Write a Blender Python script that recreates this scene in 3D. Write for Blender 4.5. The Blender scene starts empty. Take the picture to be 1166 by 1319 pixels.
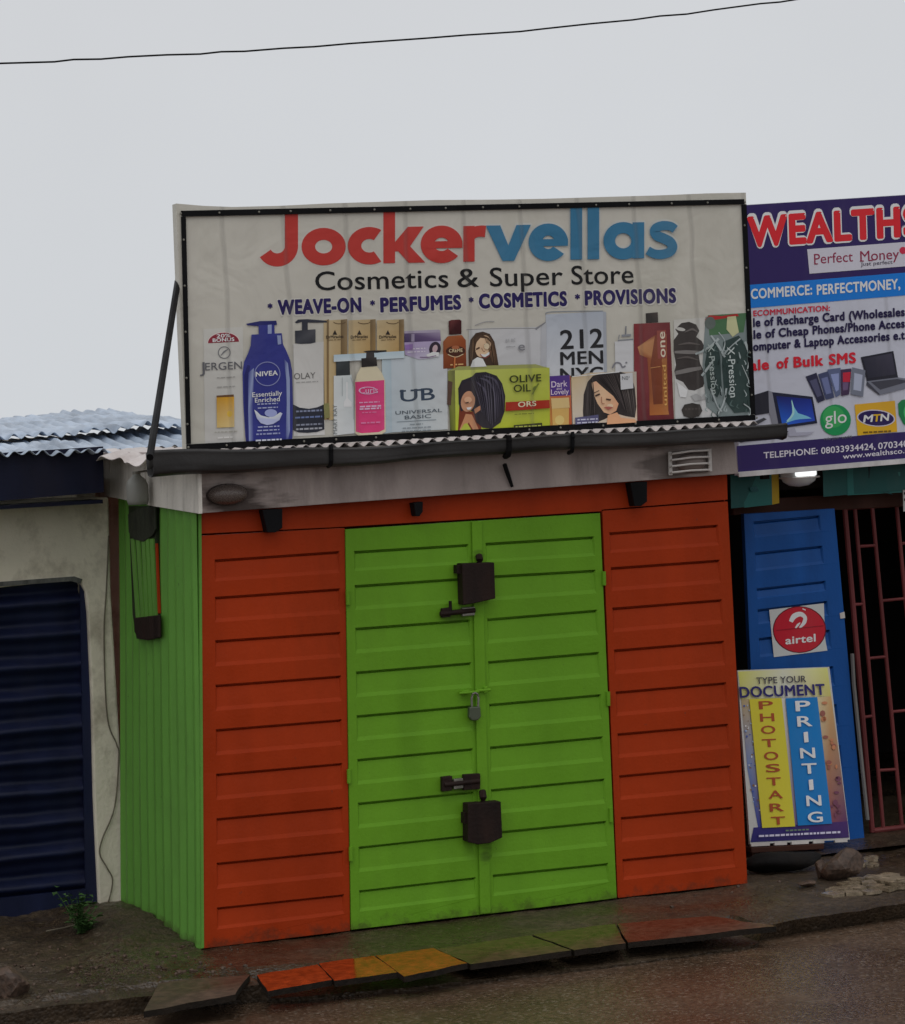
import bpy, bmesh, math, random
import numpy as np
from mathutils import Vector, Matrix
random.seed(7)
SC = bpy.context.scene
COL = SC.collection

# ------------------------------------------------------------------ camera
F_PX, CX, CY = 3600.0, 583.0, 659.5          # focal length in photo pixels, photo centre
YAW, PITCH, ROLL = -0.370, math.atan((533 - 659.5) / 3600.0), -0.05
CAM = np.array([-3.725, -13.146, 2.549])
FW = np.array([-math.sin(YAW) * math.cos(PITCH), math.cos(YAW) * math.cos(PITCH), math.sin(PITCH)])
_r0 = np.array([math.cos(YAW), math.sin(YAW), 0.0]); _u0 = np.cross(_r0, FW)
RT = _r0 * math.cos(ROLL) + _u0 * math.sin(ROLL)
UP = -_r0 * math.sin(ROLL) + _u0 * math.cos(ROLL)
cd = bpy.data.cameras.new('camera'); cam = bpy.data.objects.new('camera', cd); COL.objects.link(cam)
cd.sensor_fit = 'HORIZONTAL'; cd.sensor_width = 36.0; cd.lens = 36.0 * F_PX / 1166.0
cd.clip_start = 0.1; cd.clip_end = 8000
cam.matrix_world = Matrix(((RT[0], UP[0], -FW[0], CAM[0]), (RT[1], UP[1], -FW[1], CAM[1]),
                           (RT[2], UP[2], -FW[2], CAM[2]), (0, 0, 0, 1)))
SC.camera = cam

# ------------------------------------------------------------------ overcast sky, soft sun, exposure
SUN_EL, SUN_AZ = math.radians(62), math.radians(205)
w = bpy.data.worlds.new("World"); SC.world = w; w.use_nodes = True
nt = w.node_tree; nt.nodes.clear()
out = nt.nodes.new('ShaderNodeOutputWorld'); bg = nt.nodes.new('ShaderNodeBackground')
sky = nt.nodes.new('ShaderNodeTexSky'); sky.sky_type = 'NISHITA'; sky.sun_disc = False
sky.sun_elevation = SUN_EL; sky.sun_rotation = SUN_AZ
hs = nt.nodes.new('ShaderNodeHueSaturation'); hs.inputs['Saturation'].default_value = 0.12
tc = nt.nodes.new('ShaderNodeTexCoord'); sx = nt.nodes.new('ShaderNodeSeparateXYZ')
cr = nt.nodes.new('ShaderNodeValToRGB')
cr.color_ramp.elements[0].position = 0.0; cr.color_ramp.elements[0].color = (.62, .645, .675, 1)
cr.color_ramp.elements[1].position = 1.0; cr.color_ramp.elements[1].color = (.74, .75, .77, 1)
e = cr.color_ramp.elements.new(0.16); e.color = (.615, .63, .655, 1)
gain = nt.nodes.new('ShaderNodeVectorMath'); gain.operation = 'SCALE'; gain.inputs['Scale'].default_value = 10.3
mx = nt.nodes.new('ShaderNodeMix'); mx.data_type = 'RGBA'; mx.inputs['Factor'].default_value = 0.97
L = nt.links.new
L(sky.outputs[0], hs.inputs['Color']); L(tc.outputs['Generated'], sx.inputs[0]); L(sx.outputs['Z'], cr.inputs[0])
L(cr.outputs[0], gain.inputs[0]); L(hs.outputs[0], mx.inputs['A']); cn = nt.nodes.new('ShaderNodeTexNoise'); cn.inputs['Scale'].default_value = 5; cn.inputs['Detail'].default_value = 4; L(tc.outputs['Generated'], cn.inputs[0])
cm = nt.nodes.new('ShaderNodeMapRange'); cm.inputs['From Min'].default_value = .3; cm.inputs['From Max'].default_value = .7; cm.inputs['To Min'].default_value = .975; cm.inputs['To Max'].default_value = 1.025; L(cn.outputs[0], cm.inputs['Value'])
cv = nt.nodes.new('ShaderNodeVectorMath'); cv.operation = 'SCALE'; L(gain.outputs[0], cv.inputs[0]); L(cm.outputs[0], cv.inputs['Scale'])
L(cv.outputs[0], mx.inputs['B'])
L(mx.outputs['Result'], bg.inputs[0]); bg.inputs[1].default_value = 0.1; L(bg.outputs[0], out.inputs[0])
sd = bpy.data.lights.new('sun', 'SUN'); sd.energy = 0.5; sd.angle = math.radians(40); sd.color = (1, .97, .92)
so = bpy.data.objects.new('sun', sd); COL.objects.link(so)
so.rotation_euler = (math.radians(90) - SUN_EL, 0, math.radians(180) - SUN_AZ)
SC.view_settings.view_transform = 'Standard'; SC.view_settings.look = 'None'
SC.view_settings.exposure = 0.0; SC.view_settings.gamma = 1.0; SC.view_settings.use_curve_mapping = False

# ------------------------------------------------------------------ photo pixel -> point on a real plane
def ray(u, v): return FW + RT * (u - CX) / F_PX - UP * (v - CY) / F_PX
def plane(u, v, p, n):
    d = ray(u, v); p = np.array(p, float); n = np.array(n, float)
    return CAM + d * ((p - CAM) @ n) / (d @ n)
def Y(u, v, y=0.0): return plane(u, v, (0, y, 0), (0, 1, 0))
def Z(u, v, z=0.0): return plane(u, v, (0, 0, z), (0, 0, 1))
def S(u, v): return plane(u, v, (0, 0, 1), (1, 0, -.047))     # the kiosk's leaning side wall
def SO(u, v, off): return plane(u, v, (-off, 0, 1), (1, 0, -.047))
def lerp(a, b, t): return a + (b - a) * t

# ------------------------------------------------------------------ objects
def link(o): COL.objects.link(o); return o
def tag(o, label, cat, group=None, kind=None):
    if label: o['label'] = label
    if cat: o['category'] = cat
    if group: o['group'] = group
    if kind: o['kind'] = kind
    return o
def thing(name, loc, label, cat, group=None):
    o = bpy.data.objects.new(name, None); o.empty_display_size = .1; link(o)
    o.location = tuple(float(c) for c in loc)
    return tag(o, label, cat, group)
def wloc(o):
    l = np.array(o.location)
    while o.parent: o = o.parent; l = l + np.array(o.location)
    return l

class MB:
    def __init__(s): s.v = []; s.f = []; s.c = []
    def add(s, pts, faces, col=None):
        b = len(s.v); s.v += [np.array(p, float) for p in pts]; s.f += [[i + b for i in f] for f in faces]
        s.c += ([col] * len(pts) if (col is None or not isinstance(col, list)) else col)
    def poly(s, pts, col=None): s.add(pts, [list(range(len(pts)))], col)
    def prism(s, pts, n, col=None):
        n = np.array(n, float); k = len(pts); pts = [np.array(p, float) for p in pts]
        s.add(pts + [p + n for p in pts], [list(range(k)), list(range(2 * k - 1, k - 1, -1))] +
              [[i, i + k, (i + 1) % k + k, (i + 1) % k][::-1] for i in range(k)], col)
    def box(s, lo, hi):
        x0, y0, z0 = lo; x1, y1, z1 = hi
        s.prism([(x0, y0, z0), (x1, y0, z0), (x1, y0, z1), (x0, y0, z1)], (0, y1 - y0, 0))
    def tube(s, path, r, n=8, cap=True):
        path = [np.array(p, float) for p in path]; m = len(path)
        rr = r if isinstance(r, (list, tuple)) else [r] * m; rings = []
        for i, p in enumerate(path):
            t = path[min(i + 1, m - 1)] - path[max(i - 1, 0)]; t = t / (np.linalg.norm(t) + 1e-12)
            a = np.cross(t, (0, 0, 1)) if abs(t[2]) < .95 else np.cross(t, (0, 1, 0))
            a /= np.linalg.norm(a); b = np.cross(t, a)
            rings.append([p + rr[i] * (a * math.cos(2 * math.pi * k / n) + b * math.sin(2 * math.pi * k / n)) for k in range(n)])
        fs = [[i * n + k, i * n + (k + 1) % n, (i + 1) * n + (k + 1) % n, (i + 1) * n + k] for i in range(m - 1) for k in range(n)]
        if cap: fs += [list(range(n))[::-1], [(m - 1) * n + k for k in range(n)]]
        s.add([p for rg in rings for p in rg], fs)
    def lathe(s, prof, base, axis=(0, 0, 1), n=16):
        ax = np.array(axis, float); ax /= np.linalg.norm(ax)
        a = np.cross(ax, (1, 0, 0)) if abs(ax[0]) < .9 else np.cross(ax, (0, 1, 0)); a /= np.linalg.norm(a); b = np.cross(ax, a)
        s.add([np.array(base) + ax * h + r * (a * math.cos(2 * math.pi * k / n) + b * math.sin(2 * math.pi * k / n)) for r, h in prof for k in range(n)],
              [[i * n + k, i * n + (k + 1) % n, (i + 1) * n + (k + 1) % n, (i + 1) * n + k] for i in range(len(prof) - 1) for k in range(n)])
    def grid(s, fn, nu, nv):
        s.add([fn(i / nu, j / nv) for j in range(nv + 1) for i in range(nu + 1)],
              [[j * (nu + 1) + i, j * (nu + 1) + i + 1, (j + 1) * (nu + 1) + i + 1, (j + 1) * (nu + 1) + i] for j in range(nv) for i in range(nu)])
    def build(s, name, mat, parent=None, smooth=False, bevel=0, solid=0, fix=True, weld=False):
        me = bpy.data.meshes.new(name); off = wloc(parent) if parent else np.zeros(3)
        if parent is None and s.v:
            off = np.mean(s.v, axis=0); off[2] = min(p[2] for p in s.v)
        me.from_pydata([tuple(map(float, p - off)) for p in s.v], [], s.f)
        if any(c is not None for c in s.c):
            at = me.color_attributes.new('print', 'FLOAT_COLOR', 'POINT')
            for i, c in enumerate(s.c): at.data[i].color = (*c, 1) if c else (1, 1, 1, 1)
        if fix:
            bm = bmesh.new(); bm.from_mesh(me)
            if weld: bmesh.ops.remove_doubles(bm, verts=bm.verts, dist=2e-4)
            bmesh.ops.recalc_face_normals(bm, faces=bm.faces); bm.to_mesh(me); bm.free()
        for p in me.polygons: p.use_smooth = smooth
        me.materials.append(mat)
        o = link(bpy.data.objects.new(name, me))
        if parent: o.parent = parent
        else: o.location = tuple(off)
        if solid:
            m = o.modifiers.new('s', 'SOLIDIFY'); m.thickness = solid; m.offset = 0
        if bevel:
            m = o.modifiers.new('b', 'BEVEL'); m.width = bevel; m.segments = 2; m.limit_method = 'ANGLE'
        return o

# ------------------------------------------------------------------ colours and materials
def s2l(c): c /= 255.0; return c / 12.92 if c <= .04045 else ((c + .055) / 1.055) ** 2.4
def C(r, g, b, k=1.5): return tuple(min(.82, max(.003, s2l(x) * k)) for x in (r, g, b))

def mat_paint(name, rgb, rough=.45, var=.18, scale=5, stretch=(1, 1, .25), dirt=(.035, .025, .018), dirt_amt=.3,
              dirt_scale=3.0, fine=60, bump=.08, metallic=0, spots=None, print_attr=False, creases=None, rvar=.15, trans=0, spec=.22, chips=None, dents=0, splash=0):
    m = bpy.data.materials.new(name); m.use_nodes = True; t = m.node_tree; N = t.nodes.new; L = t.links.new
    b = t.nodes['Principled BSDF']
    tc = N('ShaderNodeTexCoord'); mp = N('ShaderNodeMapping'); mp.inputs['Scale'].default_value = stretch
    L(tc.outputs['Object'], mp.inputs[0])
    n1 = N('ShaderNodeTexNoise'); n1.inputs['Scale'].default_value = scale; n1.inputs['Detail'].default_value = 6; L(mp.outputs[0], n1.inputs[0])
    n2 = N('ShaderNodeTexNoise'); n2.inputs['Scale'].default_value = dirt_scale; n2.inputs['Detail'].default_value = 9
    n2.inputs['Roughness'].default_value = .68; L(mp.outputs[0], n2.inputs[0])
    n3 = N('ShaderNodeTexNoise'); n3.inputs['Scale'].default_value = fine; n3.inputs['Detail'].default_value = 4; L(tc.outputs['Object'], n3.inputs[0])
    mr = N('ShaderNodeMapRange'); mr.inputs['From Min'].default_value = .3; mr.inputs['From Max'].default_value = .7
    mr.inputs['To Min'].default_value = 1 - var; mr.inputs['To Max'].default_value = 1 + var; L(n1.outputs[0], mr.inputs['Value'])
    vm = N('ShaderNodeVectorMath'); vm.operation = 'SCALE'; L(mr.outputs[0], vm.inputs['Scale'])
    if print_attr:
        a = N('ShaderNodeVertexColor'); a.layer_name = 'print'; L(a.outputs[0], vm.inputs[0])
    else: vm.inputs[0].default_value = rgb
    dr = N('ShaderNodeMapRange'); dr.inputs['From Min'].default_value = .5; dr.inputs['From Max'].default_value = .75
    dr.inputs['To Max'].default_value = dirt_amt; L(n2.outputs[0], dr.inputs['Value'])
    mix = N('ShaderNodeMix'); mix.data_type = 'RGBA'; L(dr.outputs[0], mix.inputs['Factor'])
    L(vm.outputs[0], mix.inputs['A']); mix.inputs['B'].default_value = (*dirt, 1)
    colout = mix.outputs['Result']; height = n3.outputs[0]
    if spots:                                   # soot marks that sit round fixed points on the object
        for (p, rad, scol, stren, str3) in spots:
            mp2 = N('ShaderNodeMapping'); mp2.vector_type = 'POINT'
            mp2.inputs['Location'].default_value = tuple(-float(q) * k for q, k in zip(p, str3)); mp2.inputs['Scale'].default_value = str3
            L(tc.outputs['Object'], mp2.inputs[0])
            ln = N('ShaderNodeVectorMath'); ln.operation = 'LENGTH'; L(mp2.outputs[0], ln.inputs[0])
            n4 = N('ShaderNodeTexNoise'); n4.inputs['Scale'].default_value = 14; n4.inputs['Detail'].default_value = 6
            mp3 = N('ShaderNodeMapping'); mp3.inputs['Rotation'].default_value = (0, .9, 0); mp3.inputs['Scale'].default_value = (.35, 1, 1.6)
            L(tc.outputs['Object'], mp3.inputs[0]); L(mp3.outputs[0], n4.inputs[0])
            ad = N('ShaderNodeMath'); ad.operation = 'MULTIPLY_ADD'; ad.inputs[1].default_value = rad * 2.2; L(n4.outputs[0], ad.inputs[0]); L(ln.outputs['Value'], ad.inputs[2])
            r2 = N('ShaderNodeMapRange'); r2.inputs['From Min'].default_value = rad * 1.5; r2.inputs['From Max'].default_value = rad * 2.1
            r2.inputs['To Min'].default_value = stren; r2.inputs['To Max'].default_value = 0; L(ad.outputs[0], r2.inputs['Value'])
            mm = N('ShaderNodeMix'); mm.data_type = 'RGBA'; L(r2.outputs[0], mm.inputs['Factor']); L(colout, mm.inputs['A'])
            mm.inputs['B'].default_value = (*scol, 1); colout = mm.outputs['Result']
    if chips:                                   # small flakes where the paint has come off
        nc = N('ShaderNodeTexNoise'); nc.inputs['Scale'].default_value = 26; nc.inputs['Detail'].default_value = 7; nc.inputs['Roughness'].default_value = .75; L(tc.outputs['Object'], nc.inputs[0])
        rc = N('ShaderNodeMapRange'); rc.inputs['From Min'].default_value = chips[1]; rc.inputs['From Max'].default_value = chips[1] + .03; rc.inputs['To Max'].default_value = .75; L(nc.outputs[0], rc.inputs['Value'])
        mc = N('ShaderNodeMix'); mc.data_type = 'RGBA'; L(rc.outputs[0], mc.inputs['Factor']); L(colout, mc.inputs['A']); mc.inputs['B'].default_value = (*chips[0], 1); colout = mc.outputs['Result']
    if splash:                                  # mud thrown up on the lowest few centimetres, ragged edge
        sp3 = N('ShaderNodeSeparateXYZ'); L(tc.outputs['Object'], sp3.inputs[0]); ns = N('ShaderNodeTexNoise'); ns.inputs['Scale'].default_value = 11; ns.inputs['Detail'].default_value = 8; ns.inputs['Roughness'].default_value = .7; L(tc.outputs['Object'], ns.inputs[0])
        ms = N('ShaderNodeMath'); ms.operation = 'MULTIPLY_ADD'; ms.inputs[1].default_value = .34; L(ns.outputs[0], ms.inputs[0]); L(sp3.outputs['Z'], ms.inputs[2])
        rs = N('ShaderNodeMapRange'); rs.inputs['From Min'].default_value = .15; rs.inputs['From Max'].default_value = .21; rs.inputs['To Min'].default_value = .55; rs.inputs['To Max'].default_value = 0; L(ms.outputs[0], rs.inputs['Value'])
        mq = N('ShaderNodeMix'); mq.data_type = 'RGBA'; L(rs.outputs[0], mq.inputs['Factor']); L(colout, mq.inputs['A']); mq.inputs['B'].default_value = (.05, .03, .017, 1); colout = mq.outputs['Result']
    if dents:
        nd = N('ShaderNodeTexNoise'); nd.inputs['Scale'].default_value = 4; nd.inputs['Detail'].default_value = 2; L(tc.outputs['Object'], nd.inputs[0])
        md = N('ShaderNodeMath'); md.operation = 'MULTIPLY_ADD'; md.inputs[1].default_value = dents; L(nd.outputs[0], md.inputs[0]); L(height, md.inputs[2]); height = md.outputs[0]
    bp = N('ShaderNodeBump'); bp.inputs['Strength'].default_value = bump; bp.inputs['Distance'].default_value = .01; L(height, bp.inputs['Height'])
    nrm = bp.outputs[0]
    if creases:                                 # soft upright folds where the sheet hangs over the struts of its frame
        per, st = creases
        s3 = N('ShaderNodeSeparateXYZ'); L(tc.outputs['Object'], s3.inputs[0])
        n5 = N('ShaderNodeTexNoise'); n5.inputs['Scale'].default_value = 2.2; L(tc.outputs['Object'], n5.inputs[0])
        a1 = N('ShaderNodeMath'); a1.operation = 'MULTIPLY_ADD'; a1.inputs[1].default_value = .05; L(n5.outputs[0], a1.inputs[0]); L(s3.outputs['X'], a1.inputs[2])
        pp = N('ShaderNodeMath'); pp.operation = 'PINGPONG'; pp.inputs[1].default_value = per / 2; L(a1.outputs[0], pp.inputs[0])
        r3 = N('ShaderNodeMapRange'); r3.interpolation_type = 'SMOOTHSTEP'; r3.inputs['From Max'].default_value = .018
        r3.inputs['To Min'].default_value = 1; r3.inputs['To Max'].default_value = 0; L(pp.outputs[0], r3.inputs['Value'])
        n6 = N('ShaderNodeTexNoise'); n6.inputs['Scale'].default_value = 3.5; n6.inputs['Detail'].default_value = 3; n6.inputs['Distortion'].default_value = .6; L(tc.outputs['Object'], n6.inputs[0])
        a2 = N('ShaderNodeMath'); a2.operation = 'MULTIPLY_ADD'; a2.inputs[1].default_value = 2.2; L(n6.outputs[0], a2.inputs[0]); L(r3.outputs[0], a2.inputs[2])
        b2 = N('ShaderNodeBump'); b2.inputs['Strength'].default_value = st; b2.inputs['Distance'].default_value = .02
        L(a2.outputs[0], b2.inputs['Height']); L(nrm, b2.inputs['Normal']); nrm = b2.outputs[0]
        dk = N('ShaderNodeMix'); dk.data_type = 'RGBA'; ml = N('ShaderNodeMath'); ml.operation = 'MULTIPLY'; ml.inputs[1].default_value = .22
        L(r3.outputs[0], ml.inputs[0]); L(ml.outputs[0], dk.inputs['Factor']); L(colout, dk.inputs['A']); dk.inputs['B'].default_value = (.16, .15, .14, 1); colout = dk.outputs['Result']
    L(colout, b.inputs['Base Color']); L(nrm, b.inputs['Normal'])
    rr = N('ShaderNodeMapRange'); rr.inputs['From Min'].default_value = .3; rr.inputs['From Max'].default_value = .7
    rr.inputs['To Min'].default_value = max(.02, rough - rvar); rr.inputs['To Max'].default_value = min(1, rough + rvar)
    L(n2.outputs[0], rr.inputs['Value']); L(rr.outputs[0], b.inputs['Roughness'])
    b.inputs['Metallic'].default_value = metallic; b.inputs['Specular IOR Level'].default_value = spec
    if trans: b.inputs['Transmission Weight'].default_value = trans
    return m

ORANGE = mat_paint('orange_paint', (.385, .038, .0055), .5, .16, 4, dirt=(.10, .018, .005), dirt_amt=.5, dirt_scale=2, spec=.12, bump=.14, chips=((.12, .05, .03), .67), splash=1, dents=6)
KL = np.array([1.45, .8, 0])
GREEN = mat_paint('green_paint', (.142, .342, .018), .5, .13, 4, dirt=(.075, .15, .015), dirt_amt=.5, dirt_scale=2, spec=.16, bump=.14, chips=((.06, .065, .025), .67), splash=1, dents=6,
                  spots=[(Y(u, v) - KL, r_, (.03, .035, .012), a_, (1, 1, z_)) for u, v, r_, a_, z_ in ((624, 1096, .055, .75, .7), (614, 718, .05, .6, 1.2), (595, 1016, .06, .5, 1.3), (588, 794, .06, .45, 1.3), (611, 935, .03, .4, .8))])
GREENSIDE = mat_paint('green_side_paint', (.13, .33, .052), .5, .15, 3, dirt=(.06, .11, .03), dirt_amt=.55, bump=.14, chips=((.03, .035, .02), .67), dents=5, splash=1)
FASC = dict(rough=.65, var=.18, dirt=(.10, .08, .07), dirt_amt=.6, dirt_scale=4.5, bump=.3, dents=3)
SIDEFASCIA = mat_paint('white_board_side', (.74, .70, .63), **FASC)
BLACK = mat_paint('black_metal', (.006, .006, .007), .55, .3, dirt=(.02, .016, .014), dirt_amt=.3, spec=.1)
RUST = mat_paint('rusty_iron', (.018, .009, .007), .7, .4, 12, dirt=(.05, .022, .012), dirt_amt=.5, bump=.3)
GUTTER = mat_paint('gutter_metal', (.062, .060, .060), .48, .35, 4, stretch=(.5, 1, 1), dirt=(.02, .018, .017), dirt_amt=.7, bump=.1, metallic=.3)
STEEL = mat_paint('worn_steel', (.23, .22, .19), .45, .3, 20, metallic=.6)
ROOFW = mat_paint('pale_roof_sheet', (.62, .56, .54), .5, .15, 4, stretch=(1, .3, 1), dirt=(.2, .13, .1), dirt_amt=.6)
ROOFB = mat_paint('zinc_roof_sheet', (.43, .50, .60), .4, .3, 7, stretch=(1, .4, 1), dirt=(.12, .15, .20), dirt_amt=.55, metallic=.15)
NAVY = mat_paint('navy_paint', (.009, .013, .043), .5, .3, dirt=(.03, .03, .045), dirt_amt=.4)
NAVYDARK = mat_paint('navy_board', (.006, .008, .026), .6, .3)
PLASTER = mat_paint('cream_plaster', (.74, .68, .55), .85, .12, 2.5, stretch=(1, 1, .8), dirt=(.16, .12, .075), dirt_amt=.75, dirt_scale=4, fine=45, bump=.4, dents=2, chips=((.2, .17, .13), .70))
BLUE = mat_paint('blue_paint', (.008, .085, .33), .42, .15, dirt=(.01, .02, .06), dirt_amt=.4)
REDBAR = mat_paint('red_bar_paint', (.16, .035, .035), .5, .25, dirt=(.04, .012, .01), dirt_amt=.5)
BROWNWOOD = mat_paint('brown_beam', (.06, .022, .014), .7, .3)
INNER = mat_paint('dark_interior', (.022, .018, .017), .9, .3)
SOIL = None
CANVAS = mat_paint('sign_canvas', (.63, .60, .53), .5, .05, 2, stretch=(1, 1, .35), dirt=(.40, .39, .31), dirt_amt=.5, dirt_scale=1.6, bump=.03, creases=(.315, .35))
PRINT = mat_paint('sign_print', (1, 1, 1), .5, .05, 2, stretch=(1, 1, .35), dirt=(.40, .38, .33), dirt_amt=.12, dirt_scale=1.6, bump=.03, creases=(.315, .35), print_attr=True)
PRINT2 = mat_paint('vinyl_print', (1, 1, 1), .4, .04, 2, dirt=(.3, .28, .26), dirt_amt=.10, bump=.03, print_attr=True)

# ------------------------------------------------------------------ printed artwork (flat prints built on the sign they belong to)
_tcache = {}
def text_mesh(s, off, sp=1.0):
    k = (s, off, round(sp, 3))
    if k not in _tcache:
        c = bpy.data.curves.new('tmp', 'FONT'); c.body = s; c.offset = off; c.space_character = sp; c.resolution_u = 4
        o = bpy.data.objects.new('tmp', c); COL.objects.link(o)
        dg = bpy.context.evaluated_depsgraph_get(); me = bpy.data.meshes.new_from_object(o.evaluated_get(dg))
        vs = np.array([(v.co.x, v.co.y) for v in me.vertices]); fs = [list(p.vertices) for p in me.polygons]
        bpy.data.objects.remove(o); bpy.data.curves.remove(c); bpy.data.meshes.remove(me)
        _tcache[k] = (vs, fs)
    return _tcache[k]
def ring_off(r):
    if r < .004: return [(0, 0)]
    n = 8 if r < .04 else 14
    return [(0, 0)] + [(r * math.cos(6.2832 * k / n), r * .8 * math.sin(6.2832 * k / n)) for k in range(n)]
def spline(path, wd=1.0, k=5):
    P = [np.array(q, float) for q in path]; W_ = list(wd) if isinstance(wd, list) else [wd] * len(P); po, wo = [], []
    if len(P) < 3: return P, W_
    for i in range(len(P) - 1):
        a, b, c, d = P[max(i - 1, 0)], P[i], P[i + 1], P[min(i + 2, len(P) - 1)]
        for j in range(k):
            t = j / k; po.append(.5 * (2 * b + (c - a) * t + (2 * a - 5 * b + 4 * c - d) * t * t + (3 * b - a - 3 * c + d) * t ** 3)); wo.append(W_[i] + (W_[i + 1] - W_[i]) * t)
    return po + [P[-1]], wo + [W_[-1]]
class Art(MB):
    """Prints in the sign's own plane: each layer lies a fraction of a millimetre on the one below."""
    def __init__(s, at, base=0): super().__init__(); s.at = at; s.n = base
    def lay(s): s.n += 1; return .0012 + .0004 * s.n
    def p(s, pts, col):
        d = s.lay(); s.poly([s.at(u, v, d) for u, v in pts], list(col) if isinstance(col, list) else col)
    def ell(s, cx, cy, rx, ry, col, rot=0, a0=0, a1=360, n=28):
        r = math.radians(rot); pts = []
        for i in range(n + (a1 - a0 < 360)):
            t = math.radians(a0 + (a1 - a0) * i / n); x, y = rx * math.cos(t), ry * math.sin(t)
            pts.append((cx + x * math.cos(r) + y * math.sin(r), cy + x * math.sin(r) - y * math.cos(r)))
        s.p(pts, col)
    def strip(s, path, wd, col):
        path, wd = spline(path, wd); m = len(path); L_, R_ = [], []
        for i in range(m):
            t = path[min(i + 1, m - 1)] - path[max(i - 1, 0)]; t /= np.linalg.norm(t) + 1e-9; nn = np.array([-t[1], t[0]])
            L_.append(path[i] + nn * wd[i] / 2); R_.append(path[i] - nn * wd[i] / 2)
        d = s.lay()
        s.add([s.at(q[0], q[1], d) for q in L_ + R_], [[i, i + 1, m + i + 1, m + i] for i in range(m - 1)], col)
    def ring(s, cx, cy, rx, ry, tx, ty, col, a0=0, a1=360, n=36):
        d = s.lay(); pts = []
        for i in range(n + 1):
            t = math.radians(a0 + (a1 - a0) * i / n); c, q = math.cos(t), math.sin(t)
            pts += [(cx + rx * c, cy - ry * q), (cx + (rx - tx) * c, cy - (ry - ty) * q)]
        s.add([s.at(u, v, d) for u, v in pts], [[2 * i, 2 * i + 2, 2 * i + 3, 2 * i + 1] for i in range(n)], col)
    def text(s, st, a, b, h, col, bold=0.0, lean=-.03, clip=None):
        vs, fs = text_mesh(st, 0, 1 + bold * 2.2); x0, x1 = vs[:, 0].min() - bold, vs[:, 0].max() + bold
        a = np.array(a, float); b = np.array(b, float); d = s.lay(); up = np.array([lean, -1.0]) * h / .72
        for k, (ox, oy) in enumerate(ring_off(bold)):
            pts = [a + (b - a) * (x + ox - x0) / (x1 - x0) + up * (y + oy) for x, y in vs]
            s.add([s.at(q[0], q[1], d + k * .00004) for q in pts], fs, col)
    def vtext(s, st, a, b, h, col, bold=0.0):
        """text running from a to b in any direction, cap height h to its left"""
        vs, fs = text_mesh(st, 0, 1 + bold * 2.2); x0, x1 = vs[:, 0].min() - bold, vs[:, 0].max() + bold
        a = np.array(a, float); b = np.array(b, float); t = (b - a) / np.linalg.norm(b - a); up = np.array([t[1], -t[0]]) * h / .72; d = s.lay()
        for k, (ox, oy) in enumerate(ring_off(bold)):
            s.add([s.at(*(a + (b - a) * (x + ox - x0) / (x1 - x0) + up * (y + oy)), d + k * .00004) for x, y in vs], fs, col)
    def lines(s, x0, x1, ys, col, hgt=1.6, slope=-.05):
        for y in ys:
            x = x0 + random.uniform(0, .05) * (x1 - x0); d = s.lay()
            while x < x1:
                wd = min(random.uniform(2.5, 7), x1 - x); k = (x - x0) * slope
                pts = [(x, y + k), (x + wd, y + k + wd * slope), (x + wd, y + hgt + k + wd * slope), (x, y + hgt + k)]
                s.add([s.at(u, v, d) for u, v in pts], [[0, 1, 2, 3]], col); x += wd + 1.3

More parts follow.
